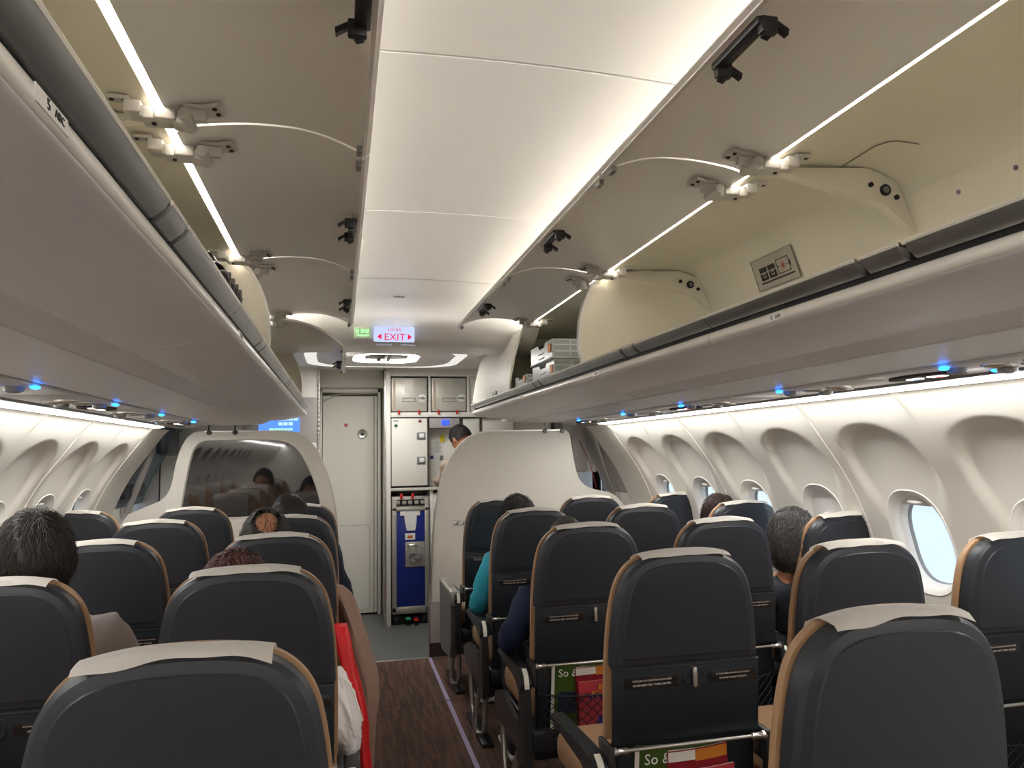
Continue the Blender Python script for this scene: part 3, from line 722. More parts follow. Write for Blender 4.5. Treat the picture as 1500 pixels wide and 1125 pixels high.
bm = BM(); prism(bm, crv([(-.03, 1.945), (-.055, 1.965), (-.062, 2.02), (-.062, 2.13), (.04, 2.13), (.04, 1.945)], 4), 'x', -.275, .285); obj('header_panel', bm, m_gal, root)
# left front monument with the attendant touch screen
t = thing('attendant_station', 'tall cream cabinet by the cockpit door carrying the blue touch screen', 'cabinet', (-1.05, 5.9, 0))
bm = BM(); box(bm, -.60, .535, 0, .65, 0, 2.19, .006); obj('carcass', bm, m_gal, t)
bm = BM(); box(bm, .405, .535, -.006, 0, 1.47, 1.82, .002); obj('grey_trim_panel', bm, m_grey, t)
bm = BM(); box(bm, -.02, .404, -.012, 0, 1.53, 1.84, .004); obj('screen_surround', bm, mat('surround_grey', (.40, .38, .38), .4), t)
bm = BM(); box(bm, .09, .395, -.016, -.011, 1.55, 1.80); sc_ = obj('touch_screen', bm, emis('screen_blue', (.10, .27, .85), .36), t)
bm = BM(); 
for j in range(5):
    for k in range(3+j % 2): box(bm, .235+k*.038, .235+k*.038+.032, -.018, -.016, 1.60+j*.038, 1.60+j*.038+.026)
obj('screen_tiles', bm, emis('screen_tiles', (.45, .68, .95), .36), sc_)
bm = BM(); 
for k in range(8): box(bm, .17+k*.022, .17+k*.022+.017, -.018, -.016, 1.562, 1.580)
obj('screen_buttons', bm, emis('screen_green', (.45, .85, .65), .32), sc_)
bm = BM(); box(bm, .10, .42, -.10, .0, 1.500, 1.515, .004); box(bm, .25, .51, -.06, .0, 1.38, 1.44, .02); obj('shelf_ledge', bm, m_gal, t)
bm = BM(); box(bm, .530, .540, -.010, .004, 0, 2.19, .002); 
for k in range(60): box(bm, .528, .544, -.014, -.008, .05+k*.035, .07+k*.035, .003)
obj('edge_hinge', bm, m_silver, t)
bm = BM(); box(bm, -1.85, -1.66, 5.9, 6.55, 0, 2.19); box(bm, 1.45, 1.85, 6.0, 6.6, 0, 2.19); struct(obj('wall_front_fill', bm, m_grey))
# passenger door regions either side of the entrance
for s, nm, mm in ((-1, 'door_2', mat('door_teal', (.14, .19, .21), .5)), (1, 'door_3', m_grey)):
    root = bpy.data.objects.new(nm, None); COL.objects.link(root); root.location = (s*1.80, 5.5, 0); root['kind'] = 'structure'
    bm = BM(); sheet(bm, [(s*-.32, 1.62), (s*-.22, 1.45), (s*-.10, 1.22), (s*-.03, 1.04)], -.42, .42 if s < 0 else .18, .05*s)
    obj('upper_lining', bm, mm if s < 0 else m_grey, root)
    if s > 0:
        bm = BM(); sheet(bm, [(-.32, 1.62), (-.22, 1.45), (-.12, 1.19)], .18, .52, .05); obj('window_header', bm, m_wall, root)
    # lower lining, split round the small door window
    bm = BM(); 
    for (y0, y1, z0, z1) in ((-.42, .42 if s < 0 else .52, 0, .93), (-.42, .18, .93, 1.06), (.41 if s < 0 else .50, .52, .93, 1.2)): box(bm, min(s*-.03, s*.06), max(s*-.03, s*.06), y0, y1, z0, z1, .004)
    obj('lower_lining', bm, m_wall, root)
    bm = BM(); tube(bm, smooth_path([(s*-.27, -.25, 1.50), (s*-.20, -.18, 1.35), (s*-.12, -.14, 1.15), (s*-.06, -.12, 1.0)]), .022 if s < 0 else .016, 10); obj('grab_handle', bm, m_grey if s < 0 else m_silver, root)
    bm = BM(); 
    if s < 0:
        box(bm, s*-.30-.03, s*-.30+.05, -.30, .05, 1.38, 1.62, .03); box(bm, .04, .10, -.30, .2, 1.10, 1.20, .02); obj('dark_slide_cover', bm, mat('navy_vinyl', (.008, .012, .022), .4), root)
        bm = BM(); box(bm, .045, .055, -.20, -.10, 1.25, 1.28); box(bm, .02, .03, -.16, -.08, 1.14, 1.19); obj('latch_block', bm, m_blackp, root)
    else:
        tube(bm, [(-.31, -.02, 1.45), (-.25, -.10, 1.26), (-.22, -.14, 1.08)], .0028, 6); obj('red_strap', bm, mat('dark_red_strap', (.22, .01, .012), .6), root)
        bm = BM(); box(bm, -.36, -.24, .0, .04, 1.20, 1.58, .01); obj('pillar_cover', bm, m_grey, root)
    bm = BM(); sheet(bm, [(s*1.60-s*1.8, 1.62), (s*1.80-s*1.8, 1.30), (s*1.93-s*1.8, .95), (s*1.95-s*1.8, .6)], .42 if s < 0 else .52, 1.3, .02*s); obj('frame_lining', bm, m_wall, root)
bm = BM(); box(bm, -1.75, -.98, 5.16, 5.9, 1.62, 1.64); box(bm, .98, 1.75, 5.16, 6.0, 1.62, 1.64); struct(obj('ceiling_side_soffit', bm, m_bin))
for s in (-1, 1):
    bm = BM()
    for k in range(2): prism(bm, [(s*(.90+.13*k), 5.25), (s*(1.01+.13*k), 5.25), (s*(1.03+.13*k), 5.45), (s*(.92+.13*k), 5.45)], 'z', 1.610, 1.62)
    tag(obj('soffit_light_panel', bm, m_white), 'pair of pale slanted soffit panels above the %s divider' % ('right' if s > 0 else 'left'), 'panel')

# ================================================================= GALLEY (front right, facing the cabin)
GY = 6.02
t = thing('galley_unit', 'cream galley cabinet with bays, door and counter at the front right', 'galley cabinet', (.70, GY, 0))
def G(name, parts, m, par=t, bev=.004, org=(.70, GY, 0)):
    bm = BM()
    for p in parts: box(bm, p[0]-org[0], p[1]-org[0], p[2]-org[1], p[3]-org[1], p[4]-org[2], p[5]-org[2], bev)
    return obj(name, bm, m, par)
G('carcass', [(.015, .052, GY-.03, 6.6, 0, 2.12), (.015, 1.42, GY, 6.6, 2.005, 2.14), (.052, 1.42, GY, 6.6, 1.665, 1.705), (.366, .384, GY, 6.6, 1.70, 2.01), (.690, .71, GY, 6.6, 1.70, 2.01), (.052, 1.42, 6.50, 6.6, .0, 2.01), (.372, .40, GY, 6.6, 0, 1.07), (1.40, 1.42, GY, 6.6, 0, 2.01), (.71, 1.40, GY+.02, 6.5, 1.70, 2.01), (.40, 1.40, GY+.01, 6.5, 0, 1.04)], m_gal)
G('side_rail', [(.0, .016, GY-.035, GY-.005, .0, 2.05)], m_silver)
G('counter', [(.052, 1.40, GY-.025, 6.5, 1.065, 1.088)], m_alu)
G('cupboard_door', [(.060, .352, GY-.010, GY+.02, 1.105, 1.655)], m_gal)
G('cupboard_box', [(.052, .36, GY, 6.5, 1.09, 1.665)], m_groove, bev=0)
G('back_panel', [(.36, 1.40, GY+.16, GY+.18, 1.09, 1.665)], m_gal)
G('display_housing', [(.37, .625, GY+.02, GY+.16, 1.575, 1.66)], m_grey)
G('upper_side_door', [(.66, .80, GY+.04, GY+.16, 1.40, 1.655)], m_gal); G('upper_side_door', [(.83, 1.10, GY+.06, GY+.16, 1.30, 1.655)], m_gal)
G('blue_display', [(.475, .535, GY+.012, GY+.02, 1.600, 1.640)], emis('display_blue', (.02, .05, 1.), .9), bev=0)
for z in (1.51, 1.31):
    G('door_latch', [(.265, .335, GY-.020, GY-.010, z-.03, z+.03)], m_greyp, bev=.006); G('latch_knob', [(.285, .325, GY-.032, GY-.020, z-.018, z+.020)], m_white, bev=.008)
G('first_aid_sticker', [(.075, .115, GY-.012, GY-.010, 1.575, 1.615)], m_white, bev=0)
G('green_cross', [(.090, .100, GY-.014, GY-.012, 1.580, 1.610), (.080, .110, GY-.014, GY-.012, 1.590, 1.600)], mat('cross_green', (.01, .18, .06), .5), bev=0)
G('warning_label', [(.27, .31, GY-.012, GY-.010, 1.62, 1.65)], m_white, bev=0)
bm = BM(); prism(bm, [(.275-.7, 1.623), (.305-.7, 1.623), (.300-.7, 1.64), (.288-.7, 1.646)], 'y', -.014, -.012); obj('warning_print', bm, mat('maroon_ink', (.20, .01, .02), .5), t)
G('door_label', [(.075, .115, GY-.012, GY-.010, 1.628, 1.642)], m_grey, bev=0)
G('notice_paper', [(.43, .50, GY+.155, GY+.16, 1.37, 1.48)], m_white, bev=0); G('yellow_note', [(.478, .515, GY+.150, GY+.155, 1.46, 1.52)], mat('yellow_paper', (.75, .62, .02), .6), bev=0)
bm = BM(); 
for k in range(8): box(bm, .437-.7, .49-.7-.004*(k % 3), .153, .155, 1.38+.0115*k, 1.383+.0115*k)
obj('notice_print', bm, mat('print_grey', (.3, .3, .32), .6), t)
G('picture_sticker', [(.385, .43, GY+.155, GY+.16, 1.30, 1.36)], m_white, bev=0); G('sticker_image', [(.393, .42, GY+.152, GY+.155, 1.318, 1.345)], mat('ink_blue', (.03, .08, .2), .5), bev=0)
G('vent_grille', [(.475, .505, GY+.155, GY+.16, 1.305, 1.345)], m_greyp, bev=0)
for x in (.120, .285, .445, .60): G('red_turn_latch', [(x-.009, x+.009, GY-.02, GY-.008, 1.690, 1.722)], m_red, bev=.003)
for x in (.135, .225): G('red_turn_latch', [(x-.010, x+.010, GY-.05, GY-.026, 1.00, 1.045)], m_red, bev=.003)
G('red_side_latch', [(-.002, .012, GY-.03, GY-.0, .15, .37)], m_red, bev=.003)
# two aluminium containers in the top bays
for k, (x0, x1) in enumerate(((.060, .352), (.392, .682))):
    t2 = thing('galley_container', 'square aluminium container in the %s upper galley bay' % ('left', 'right')[k], 'container', ((x0+x1)/2, GY+.01, 1.712), group='galley containers'); w = (x1-x0)/2
    bm = BM(); box(bm, -w-.006, w+.006, .02, .45, -.004, .288, .004); obj('dark_gap', bm, m_groove, t2)
    bm = BM(); box(bm, -w, w, -.008, .44, .002, .280, .008); obj('container_body', bm, m_alu, t2)
    bm = BM(); box(bm, -w*.90, -w*.78, -.011, -.008, .02, .26, .002); obj('side_strip', bm, mat('beige_strip', (.55, .43, .33), .5), t2)
    bm = BM(); box(bm, -w*.25, w*.25, -.010, -.008, .16, .265); 
    for xx in (-w*.26, w*.24): box(bm, xx, xx+.003, -.012, -.008, .16, .265)
    obj('card_holder', bm, m_alu, t2)
    bm = BM()
    for xx in (-w*.38, w*.32): box(bm, xx, xx+.004, -.014, -.008, .080, .112)
    for zz in (.080, .110): box(bm, -w*.38, w*.34, -.014, -.008, zz, zz+.003)
    obj('pull_handle', bm, m_greyp, t2)
    bm = BM(); lathe(bm, [(.034, -.008), (.034, -.012), (.028, -.014)], (w*.74, 0, .110), 'y', 20); hh = obj('latch_plate', bm, m_white, t2); bm = BM(); box(bm, w*.50, w*.90, -.022, -.014, .104, .116, .004); lathe(bm, [(.010, -.014), (.010, -.026)], (w*.74, 0, .110), 'y', 12); obj('latch_lever', bm, m_greyp, hh)
# blue trolley below the counter
t = thing('galley_trolley', 'aluminium galley trolley with a dark blue front under the counter', 'trolley', (.212, GY, 0))
bm = BM(); box(bm, -.152, .152, 0, .45, .085, 1.02, .006); obj('trolley_body', bm, m_alu2, t)
bm = BM()
for a_ in ((-.152, -.112, .10, 1.0), (.112, .152, .10, 1.0), (-.152, .152, .10, .145), (-.152, .152, .90, .935)): box(bm, a_[0], a_[1], -.022, .004, a_[2], a_[3], .008)
obj('front_frame', bm, m_alu2, t)
bm = BM(); box(bm, -.112, .112, -.012, .004, .145, .90, .002); obj('blue_panel', bm, m_blue, t)
bm = BM(); box(bm, -.135, .135, -.016, .004, .945, .995, .006); obj('top_handle_recess', bm, m_groove, t)
bm = BM(); 
for k in range(5): box(bm, -.12+k*.05, -.085+k*.05, -.022, -.016, .955, .985, .004)
obj('handle_grips', bm, m_alu2, t)
bm = BM(); box(bm, -.045, .115, -.020, -.010, .455, .655, .006); o = obj('latch_plate', bm, m_alu2, t)
bm = BM(); lathe(bm, [(.040, -.020), (.040, -.030), (.030, -.030), (.028, -.022)], (.02, 0, .53), 'y', 22); box(bm, .03, .085, -.034, -.026, .515, .555, .008); obj('latch_lever', bm, m_greyp, o)
bm = BM(); tube(bm, smooth_path([(-.025, -.024, .622), (-.01, -.04, .630), (.03, -.04, .630), (.045, -.024, .622)]), .008, 8); obj('grip', bm, m_silver, o)
bm = BM(); prism(bm, [(-.055, .89), (-.045, .90), (.045, .90), (.050, .88), (.045, .80), (.035, .745), (-.030, .745), (-.045, .80)], 'y', -.018, -.013); obj('paper_form', bm, m_white, t)
bm = BM(); box(bm, -.085, .075, -.017, -.012, .865, .905, .002); obj('form_clip', bm, m_cloth, t)
bm = BM(); box(bm, -.045, .035, -.015, -.012, .672, .724); obj('name_card', bm, m_white, t)
bm = BM(); box(bm, -.025, .015, -.017, -.015, .686, .706); obj('card_mark', bm, mat('orange_ink', (.6, .12, .03), .5), t)
for x in (-.115, .115):
    for yy in (.04, .38):
        bm = BM(); tube(bm, [(x-.016, yy, .04), (x+.016, yy, .04)], .040, 18); box(bm, x-.028, x+.028, yy-.03, yy+.03, .05, .09, .004); obj('castor', bm, m_blackp, t)
bm = BM(); box(bm, -.045, -.005, -.06, .02, .045, .060, .004); obj('green_pedal', bm, mat('pedal_green', (.02, .30, .14), .5), t)
bm = BM(); box(bm, .02, .055, -.07, .02, .035, .050, .004); obj('red_pedal', bm, m_red, t)
bm = BM(); box(bm, -.16, .165, .02, .5, 0.002, .06); obj('shadow_plinth', bm, m_groove, t)  # black block under the trolley, stands in for the shade there

# ================================================================= LUGGAGE IN THE BINS
t = thing('storage_case', 'shiny black ribbed case standing in the left bin before the curved divider', 'case', (-.80, 2.37, 1.725))
bm = BM(); box(bm, -.16, .13, -.20, .20, 0, .21, .035, 4); obj('case_body', bm, mat('gloss_black', (.012, .012, .013), .16), t)
bm = BM(); 
for z in (.045, .17): box(bm, -.163, .133, -.203, .203, z, z+.006, .003)
for y in (-.12, -.04, .04, .12): box(bm, .126, .138, y-.006, y+.006, .03, .19, .003)
obj('case_ribs', bm, mat('grey_gloss', (.16, .15, .15), .2), t)
bm = BM(); box(bm, -.12, .09, -.16, .14, .205, .245, .014, 3); obj('case_lid', bm, mat('gloss_black', (.01,)*3), t)
m_clear = mat('clear_plastic', (.66, .71, .72), .25, alpha=.72)
for j, (y, x, z, lab) in enumerate(((3.36, .775, 1.700, 'lower clear plastic drawer crate of the stack in the right bin'), (3.33, .760, 1.790, 'upper clear plastic drawer crate of the stack in the right bin'), (3.76, .765, 1.700, 'smaller crate standing apart beyond the stack in the right bin'))):
    w = .19 if j < 2 else .12; H = .088 if j < 2 else .07
    t = thing('drawer_crate', lab, 'crate', (x, y, z), group='drawer crates in the right bin')
    bm = BM()
    for a_ in ((-.17, .17, -w, w, .0, .006), (.164, .17, -w, w, 0, H), (-.17, .17, w-.006, w, 0, H), (-.17, .17, -w, -w+.006, 0, H)): box(bm, *a_, .001)
    prism(bm, [(-w, 0), (w, 0), (w, H), (.07, H), (.05, H-.022), (-.05, H-.022), (-.07, H), (-w, H)], 'x', -.17, -.164)
    obj('crate_body', bm, m_clear, t)
    bm = BM()
    for z_ in (.0, H*.33, H*.66, H-.006): box(bm, -.17, .17, -w-.004, -w+.002, z_, z_+.006, .001)
    for k in range(5): box(bm, -.17+k*.0835, -.165+k*.0835, -w-.004, -w+.002, .0, H)
    box(bm, -.175, -.168, -w, w, 0, .006, .001); box(bm, -.175, -.168, -.045, .045, .018, .022); box(bm, -.175, -.168, -.045, .045, .040, .044)
    obj('crate_ribs', bm, mat('milky_plastic', (.78, .82, .82), .35), t)
    bm = BM(); box(bm, -.176, -.172, -w+.012, -w+.050, .03, .066); obj('crate_sticker', bm, mat('orange_sticker', (.75, .25, .04), .5), t)
t = thing('dark_bag', 'small black bag beside the clear crates in the right bin', 'bag', (1.0, 3.72, 1.73))
bm = BM(); box(bm, -.10, .14, -.14, .14, 0, .22, .05, 4); obj('bag_body', bm, mat('black_fabric', (.008, .008, .009), .8, bump=.3), t)
bm = BM(); tube(bm, smooth_path([(-.08, -.05, .21), (-.06, -.05, .26), (.04, -.05, .26), (.06, -.05, .21)]), .008, 8); obj('bag_handle', bm, m_blackp, t)
t = thing('wrapped_bundle', 'grey plastic wrapped bundle in the farthest left bin', 'bundle', (-.80, 4.42, 1.70))
bm = BM(); bmesh.ops.create_icosphere(bm, subdivisions=4, radius=1)
for v in bm.verts:
    n_ = noise.noise(v.co*2.6)*.25+noise.noise(v.co*7)*.08; v.co = v.co*(1+n_); v.co = Vector((v.co.x*.12, v.co.y*.16, max(-.11, v.co.z*.11)+.14))
obj('wrap', bm, mat('grey_film', (.42, .41, .40), .18), t, 80)
t = thing('brown_box', 'small red brown box at the end of the farthest left bin', 'box', (-.70, 4.86, 1.70))
bm = BM(); box(bm, -.06, .06, -.07, .07, 0, .105, .006); obj('box_body', bm, mat('rust_brown', (.18, .035, .015), .6, var=.4, vscale=90), t)
bm = BM(); box(bm, -.03, .062, -.075, -.070, .0, .04, .004); obj('box_label', bm, m_white, t)

# ================================================================= SEATS
# back shell outline (half), x>=0, from bottom to crown
OUTL = crv([(.214, .60), (.214, .70), (.213, .80), (.207, .90), (.196, .975), (.182, 1.02), (.160, 1.052), (.130, 1.074), (.095, 1.086), (.05, 1.092), (0, 1.0935)], 4)
def lean(z): return (1.0-z)*.085
def outline(zlo, off, sc=0):
    h = [(x, z) for x, z in OUTL if z > zlo+.001]; xlo = None
    for i in range(len(OUTL)-1):
        if OUTL[i][1] <= zlo <= OUTL[i+1][1] and OUTL[i+1][1] > OUTL[i][1]:
            xlo = OUTL[i][0]+(OUTL[i+1][0]-OUTL[i][0])*(zlo-OUTL[i][1])/(OUTL[i+1][1]-OUTL[i][1])
    if xlo is None: xlo = OUTL[0][0]
    h = [(xlo, zlo)]+h
    n = len(h); out = []
    for i, p in enumerate(h):
        a = Vector(h[max(0, i-1)]); b = Vector(h[min(n-1, i+1)]); d = (b-a).normalized()
        if i == 0: nn = Vector((1, 0))
        elif i == n-1: nn = Vector((0, 1))
        else: nn = Vector((d.y, -d.x))
        q_ = Vector(p)+nn*off; out.append((max(0, q_.x), q_.y))
    return out+[(-x, z) for x, z in out[::-1][1:]]
def ringed(bm, zlo, levels, cap0=True, cap1=True, mi=0):
    prev = None; rings = []
    for off, y, dz in levels:
        o_ = outline(zlo, off); r = [bm.verts.new((x, y+lean(z), z+(dz if i in (0, len(o_)-1) else 0))) for i, (x, z) in enumerate(o_)]
        if prev: ring_fill(bm, prev, r, mi)
        prev = r; rings.append(r)
    if cap0: bm.faces.new(rings[0]).material_index = mi
    if cap1: bm.faces.new(rings[-1]).material_index = mi
def cover_mesh(seed):
    rnd = random.Random(seed); ph = [rnd.uniform(0, 6) for _ in range(4)]; amp = rnd.uniform(.6, 1.3)
    x0, x1 = -.128+rnd.uniform(-.008, .006), .118+rnd.uniform(-.008, .012)
    bm = BM(); NX = 36; rows = []
    for i in range(NX+1):
        x = x0+(x1-x0)*i/NX; f = i/NX
        zt_ = 1.1015-.75*x*x+.0012*sin(9*f+ph[0])
        hem = .009+.0028*amp*(sin(7*f+ph[1])+.6*sin(15*f+ph[2]))
        pth = [(.102, -.17), (.098, -.05), (.082, -.014), (.058, -.003), (.040, .0), (.022, -.001), (.006-.002*sin(11*f+ph[3]), -.004), (-.003-.003*sin(8*f), -.004-hem)]
        rows.append([bm.verts.new((x, y+lean(1.1), zt_+dz)) for y, dz in pth])
    for i in range(NX):
        for j in range(7): bm.faces.new((rows[i][j], rows[i+1][j], rows[i+1][j+1], rows[i][j+1]))
    n = len(bm.verts)
    geo = bmesh.ops.solidify(bm, geom=bm.faces[:], thickness=.0035)
    return bm
def make_seat(name, label, arms, leg, group):
    t = thing(name, label, 'airplane seat', group=group)
    bm = BM()
    ringed(bm, .800, [(-.012, .045, 0), (-.001, .042, 0), (0, .030, 0), (-.002, .012, .001), (-.010, .002, .003), (-.024, -.003, .006), (-.0265, -.0035, .010), (-.029, -.0065, .022), (-.060, -.008, .030)])
    obj('back_shell', bm, m_shell, t, 28)
    bm = BM(); ringed(bm, .60, [(-.006, .046, 0), (.004, .048, 0), (.0045, .062, 0), (.001, .070, 0), (-.012, .080, 0), (-.035, .085, 0)])
    obj('backrest', bm, m_tan, t, 50)
    bm = BM(); prism(bm, [(-.205, .795), (.205, .795), (.205, .812), (-.205, .812)], 'y', .018, .045); obj('shadow_gap', bm, m_groove, t)
    # tray table with latch and two placards
    bm = BM(); box(bm, -.2135, .2095, 0, .016, .600, .797, .004)
    for v in bm.verts: v.co.y += lean(v.co.z)-.004
    tr = obj('tray_table', bm, m_tray, t)
    bm = BM(); box(bm, -.2135, .2095, .0, .03, .793, .7985, .002)
    for v in bm.verts: v.co.y += lean(v.co.z)-.006
    obj('tray_top_edge', bm, m_rim, tr)
    bm = BM(); yl = lean(.76)-.004
    lathe(bm, [(.0315, 0), (.0315, -.0022), (.029, -.003), (.026, .0005), (.01, .001)], (.015, yl, .763), 'y', 28); la = obj('latch_recess', bm, m_blackp, tr)
    bm = BM(); box(bm, .009, .021, yl-.014, yl-.001, .737, .790, .005, 3); obj('latch_tab', bm, m_silver, la)
    for x0, x1, l1, l2 in ((-.182, -.030, 'THẮT DÂY AN TOÀN TRONG KHI NGỒI', 'FASTEN SEAT BELT WHILE SEATED'), (.060, .200, 'ÁO PHAO DƯỚI GHẾ NGỒI CỦA QUÝ KHÁCH', 'LIFE JACKET UNDER YOUR SEAT')):
        bm = BM(); box(bm, x0, x1, yl-.0015, yl+.002, .744, .773, .0008); pl = obj('placard', bm, m_plac, tr)
        bm = BM(); w = (x1-x0)
        sz = .0098 if len(l1) < 33 else .0078
        for s_, z in ((l1, .7635), (l2, .7525)): text_bm(bm, s_, sz*(.62 if s_ is l1 else .72), frame(((x0+x1)/2, yl-.0022, z), (1, 0, 0), (0, 0, 1)), .0003)
        obj('placard_text', bm, m_ptext, pl, smooth=False)
    # lower back, pocket with net
    bm = BM(); box(bm, -.205, .205, 0, .03, .24, .600, .006)
    for v in bm.verts: v.co.y += lean(v.co.z)+.012
    obj('lower_back', bm, m_low, t)
    bm = BM()
    def netp(x, z): b = 1-(x/.20)**2; return Vector((x, lean(z)+.008-.040*max(0, b)**.5, z))
    K = 11
    for k in range(-6, K):
        for dr in (1, -1):
            pts = []
            for j in range(9):
                z = .325+(.485-.325)*j/8; x = -.20+.40*(k/(K-1))+dr*(z-.325)*.95*1.2+(0 if dr > 0 else .19)
                if -.20 <= x <= .20: pts.append(netp(x, z))
            if len(pts) > 1: tube(bm, pts, .0016, 4, cap=False)
    for z in (.325, .486): tube(bm, [netp(-.2+.4*j/14, z+(0 if z < .4 else -.012*(1-(2*j/14-1)**2))) for j in range(15)], .003, 6)
    obj('pocket_net', bm, m_groove, t)
    # silver bar with end knuckles under the tray
    bm = BM(); yb = lean(.592)-.018; tube(bm, [(-.19, yb, .592), (.19, yb, .592)], .0048, 10); rd = obj('silver_bar', bm, m_silver, t)
    bm = BM()
    bm.free()
    for s in (-1, 1):
        bm = BM(); tube(bm, [(s*.180, yb, .592), (s*.186, yb, .592), (s*.190, yb, .592), (s*.206, yb, .592), (s*.210, yb, .592), (s*.222, yb, .592)], [.0085, .0085, .0078, .0085, .0115, .0115], 16)
        obj('bar_knuckle', bm, m_silver, rd)
        bm = BM(); box(bm, min(s*.216, s*.232), max(s*.216, s*.232), yb-.012, .10, .52, .606, .006)
        obj('hinge_bracket', bm, m_blackp, t)
    # cushion and pan
    bm = BM(); box(bm, -.222, .222, .125, .560, .355, .470, .045, 5)
    for v in bm.verts: v.co.z += .02*sin((v.co.y-.12)/.44*pi)*(v.co.z > .42)
    obj('seat_cushion', bm, m_tan, t, 60)
    bm = BM(); box(bm, -.225, .225, .05, .53, .275, .355, .012); obj('seat_pan', bm, m_blackp, t)
    for s in arms:
        bm = BM(); x = s*.254
        prism(bm, [(.015, .560), (.045, .578), (.12, .578), (.40, .568), (.418, .556), (.412, .543), (.12, .538), (.05, .500), (.02, .505), (.004, .535)], 'x', x-.021, x+.021)
        bmesh.ops.bevel(bm, geom=[e for e in bm.edges if abs(e.verts[0].co.x-e.verts[1].co.x) < 1e-6], offset=.005, segments=2, affect='EDGES')
        ar = obj('armrest', bm, m_rim, t, 40)
        bm = BM(); prism(bm, crv([(.000, .520), (.004, .545), (.022, .570), (.045, .5815)], 3)+crv([(.045, .5785), (.024, .567), (.008, .545), (.005, .520)], 3), 'x', x-.0085, x+.0085); obj('armrest_band', bm, m_lipedge, ar)
        bm = BM(); prism(bm, [(.015, .54), (.060, .54), (.075, .42), (.12, .30), (.12, .24), (.0, .24), (.0, .45)], 'x', x-.016, x+.016); obj('armrest_post', bm, m_blackp, t)
        bm = BM(); prism(bm, [(.10, .36), (.40, .40), (.52, .36), (.53, .30), (.45, .27), (.10, .27)], 'x', x-.012, x+.006); obj('side_shield', bm, m_rim, t)
    if leg:
        bm = BM(); x = leg*.235
        tube(bm, smooth_path([(x, .50, .28), (x, .50, .18), (x, .47, .06), (x, .42, .015)]), .013, 10); obj('leg', bm, m_silver, t)
        bm = BM(); tube(bm, smooth_path([(x, .12, .28), (x, .13, .12), (x, .15, .05), (x, .19, .018), (x+leg*.03, .215, .03), (x+leg*.03, .20, .14), (x+leg*.01, .16, .26)], 5), .013, 10)
        obj('leg', bm, m_silver, t)
        bm = BM(); box(bm, x-.03, x+.03, .06, .50, .0, .022, .006); obj('floor_rail_cover', bm, m_blackp, t)
    return t
YLs = [5.04-.78*r for r in range(1, 6)]; YRs = [4.951-.78*r for r in range(1, 6)]
protos = {}
PX = 30
def proto(side, idx):
    arms = {(1, 0): (-1, 1), (1, 1): (1,), (1, 2): (1,), (-1, 0): (1, -1), (-1, 1): (-1,), (-1, 2): (-1,)}[(side, idx)]
    leg = {0: -side, 1: -side, 2: side}[idx]
    return make_seat('airplane_seat', 'x', arms, leg, 'airplane seats')
covers = []
for k in range(5):
    o = obj('headrest_cover', cover_mesh(11+k), m_cloth, None, 50); covers.append(o.data); bpy.data.objects.remove(o)
rown = {1: 'in the front row facing the divider', 2: 'in the second row from the front', 3: 'in the third row from the front', 4: 'in the second row from the viewer', 5: 'in the row nearest the viewer'}
idn = {0: 'aisle', 1: 'middle', 2: 'window'}
cnt = 0
for side in (-1, 1):
    for idx in range(3):
        p = proto(side, idx); index_kids()
        for r in range(1, 6):
            y = (YLs if side < 0 else YRs)[r-1]; x = side*(.565+.561*idx)
            o = p if r == 1 else copy_tree(p)
            o.location = (x, y, 0)
            o['label'] = 'dark grey %s seat %s of the aisle, %s' % (idn[idx], 'left' if side < 0 else 'right', rown[r])
            o['category'] = 'airplane seat'; o['group'] = 'airplane seats'
            c = bpy.data.objects.new('headrest_cover', covers[cnt % 5]); COL.objects.link(c); c.parent = o; cnt += 1
bpy.context.view_layer.update()
# stowage consoles (folded tray arms) at the front row aisle seats
for s, lab in ((1, 'grey aisle console with silver top beside the front right seat'), (-1, 'grey aisle console with silver top beside the front left seat')):
    yb = (YRs if s > 0 else YLs)[0]
    t = thing('armrest_console', lab, 'armrest', (s*.292, yb+.03, 0))
    bm = BM(); prism(bm, [(.0, .545), (.0, .30), (.06, .20), (.40, .16), (.47, .22), (.47, .565), (.03, .565)], 'x', -.024, .020); bmesh.ops.bevel(bm, geom=bm.edges[:], offset=.005, segments=2, affect='EDGES'); obj('console_body', bm, mat('console_grey', (.13, .13, .125), .4), t)
    bm = BM(); box(bm, -.027, .023, .0, .47, .560, .585, .009, 3); box(bm, -.027, .023, -.008, .03, .50, .585, .010, 3); obj('silver_top', bm, m_silver, t)
    bm = BM(); box(bm, -.013, .011, .10, .38, .583, .5865, .001); obj('top_inset', bm, m_greyp, t)

# magazines in the seat pockets
def magazine(lab, x, y, z, w, h, rz, mtl, marks, tilt=0., d=.004, name='magazine'):
    t = thing(name, lab, 'magazine', (x, y, z)); t.rotation_euler = (radians(4.9), tilt, 0)
    bm = BM(); G_ = []
    for i in range(9):
        xx = -w/2+w*i/8; bo = .006*(1-(2*i/8-1)**2); G_.append((xx, -bo))
    sheet(bm, [(a, b) for a, b in G_], -h/2, h/2, d, 'z'); obj('cover', bm, mtl, t, 60)
    bm = BM(); sheet(bm, [(a*.985, b+d+.0003) for a, b in G_], -h/2+.002, h/2-.001, d*.8, 'z'); obj('pages', bm, m_white, t)
    for k, (x0, x1, z0, z1, mm) in enumerate(marks):
        bm = BM(); n = 8; pts = []
        for i in range(n+1):
            xx = x0+(x1-x0)*i/n; bo = .006*(1-(2*xx/w)**2); pts.append((xx, -bo-.0008))
        sheet(bm, pts, z0, z1, .0006, 'z'); obj('printed_area', bm, mm, t)
    return t
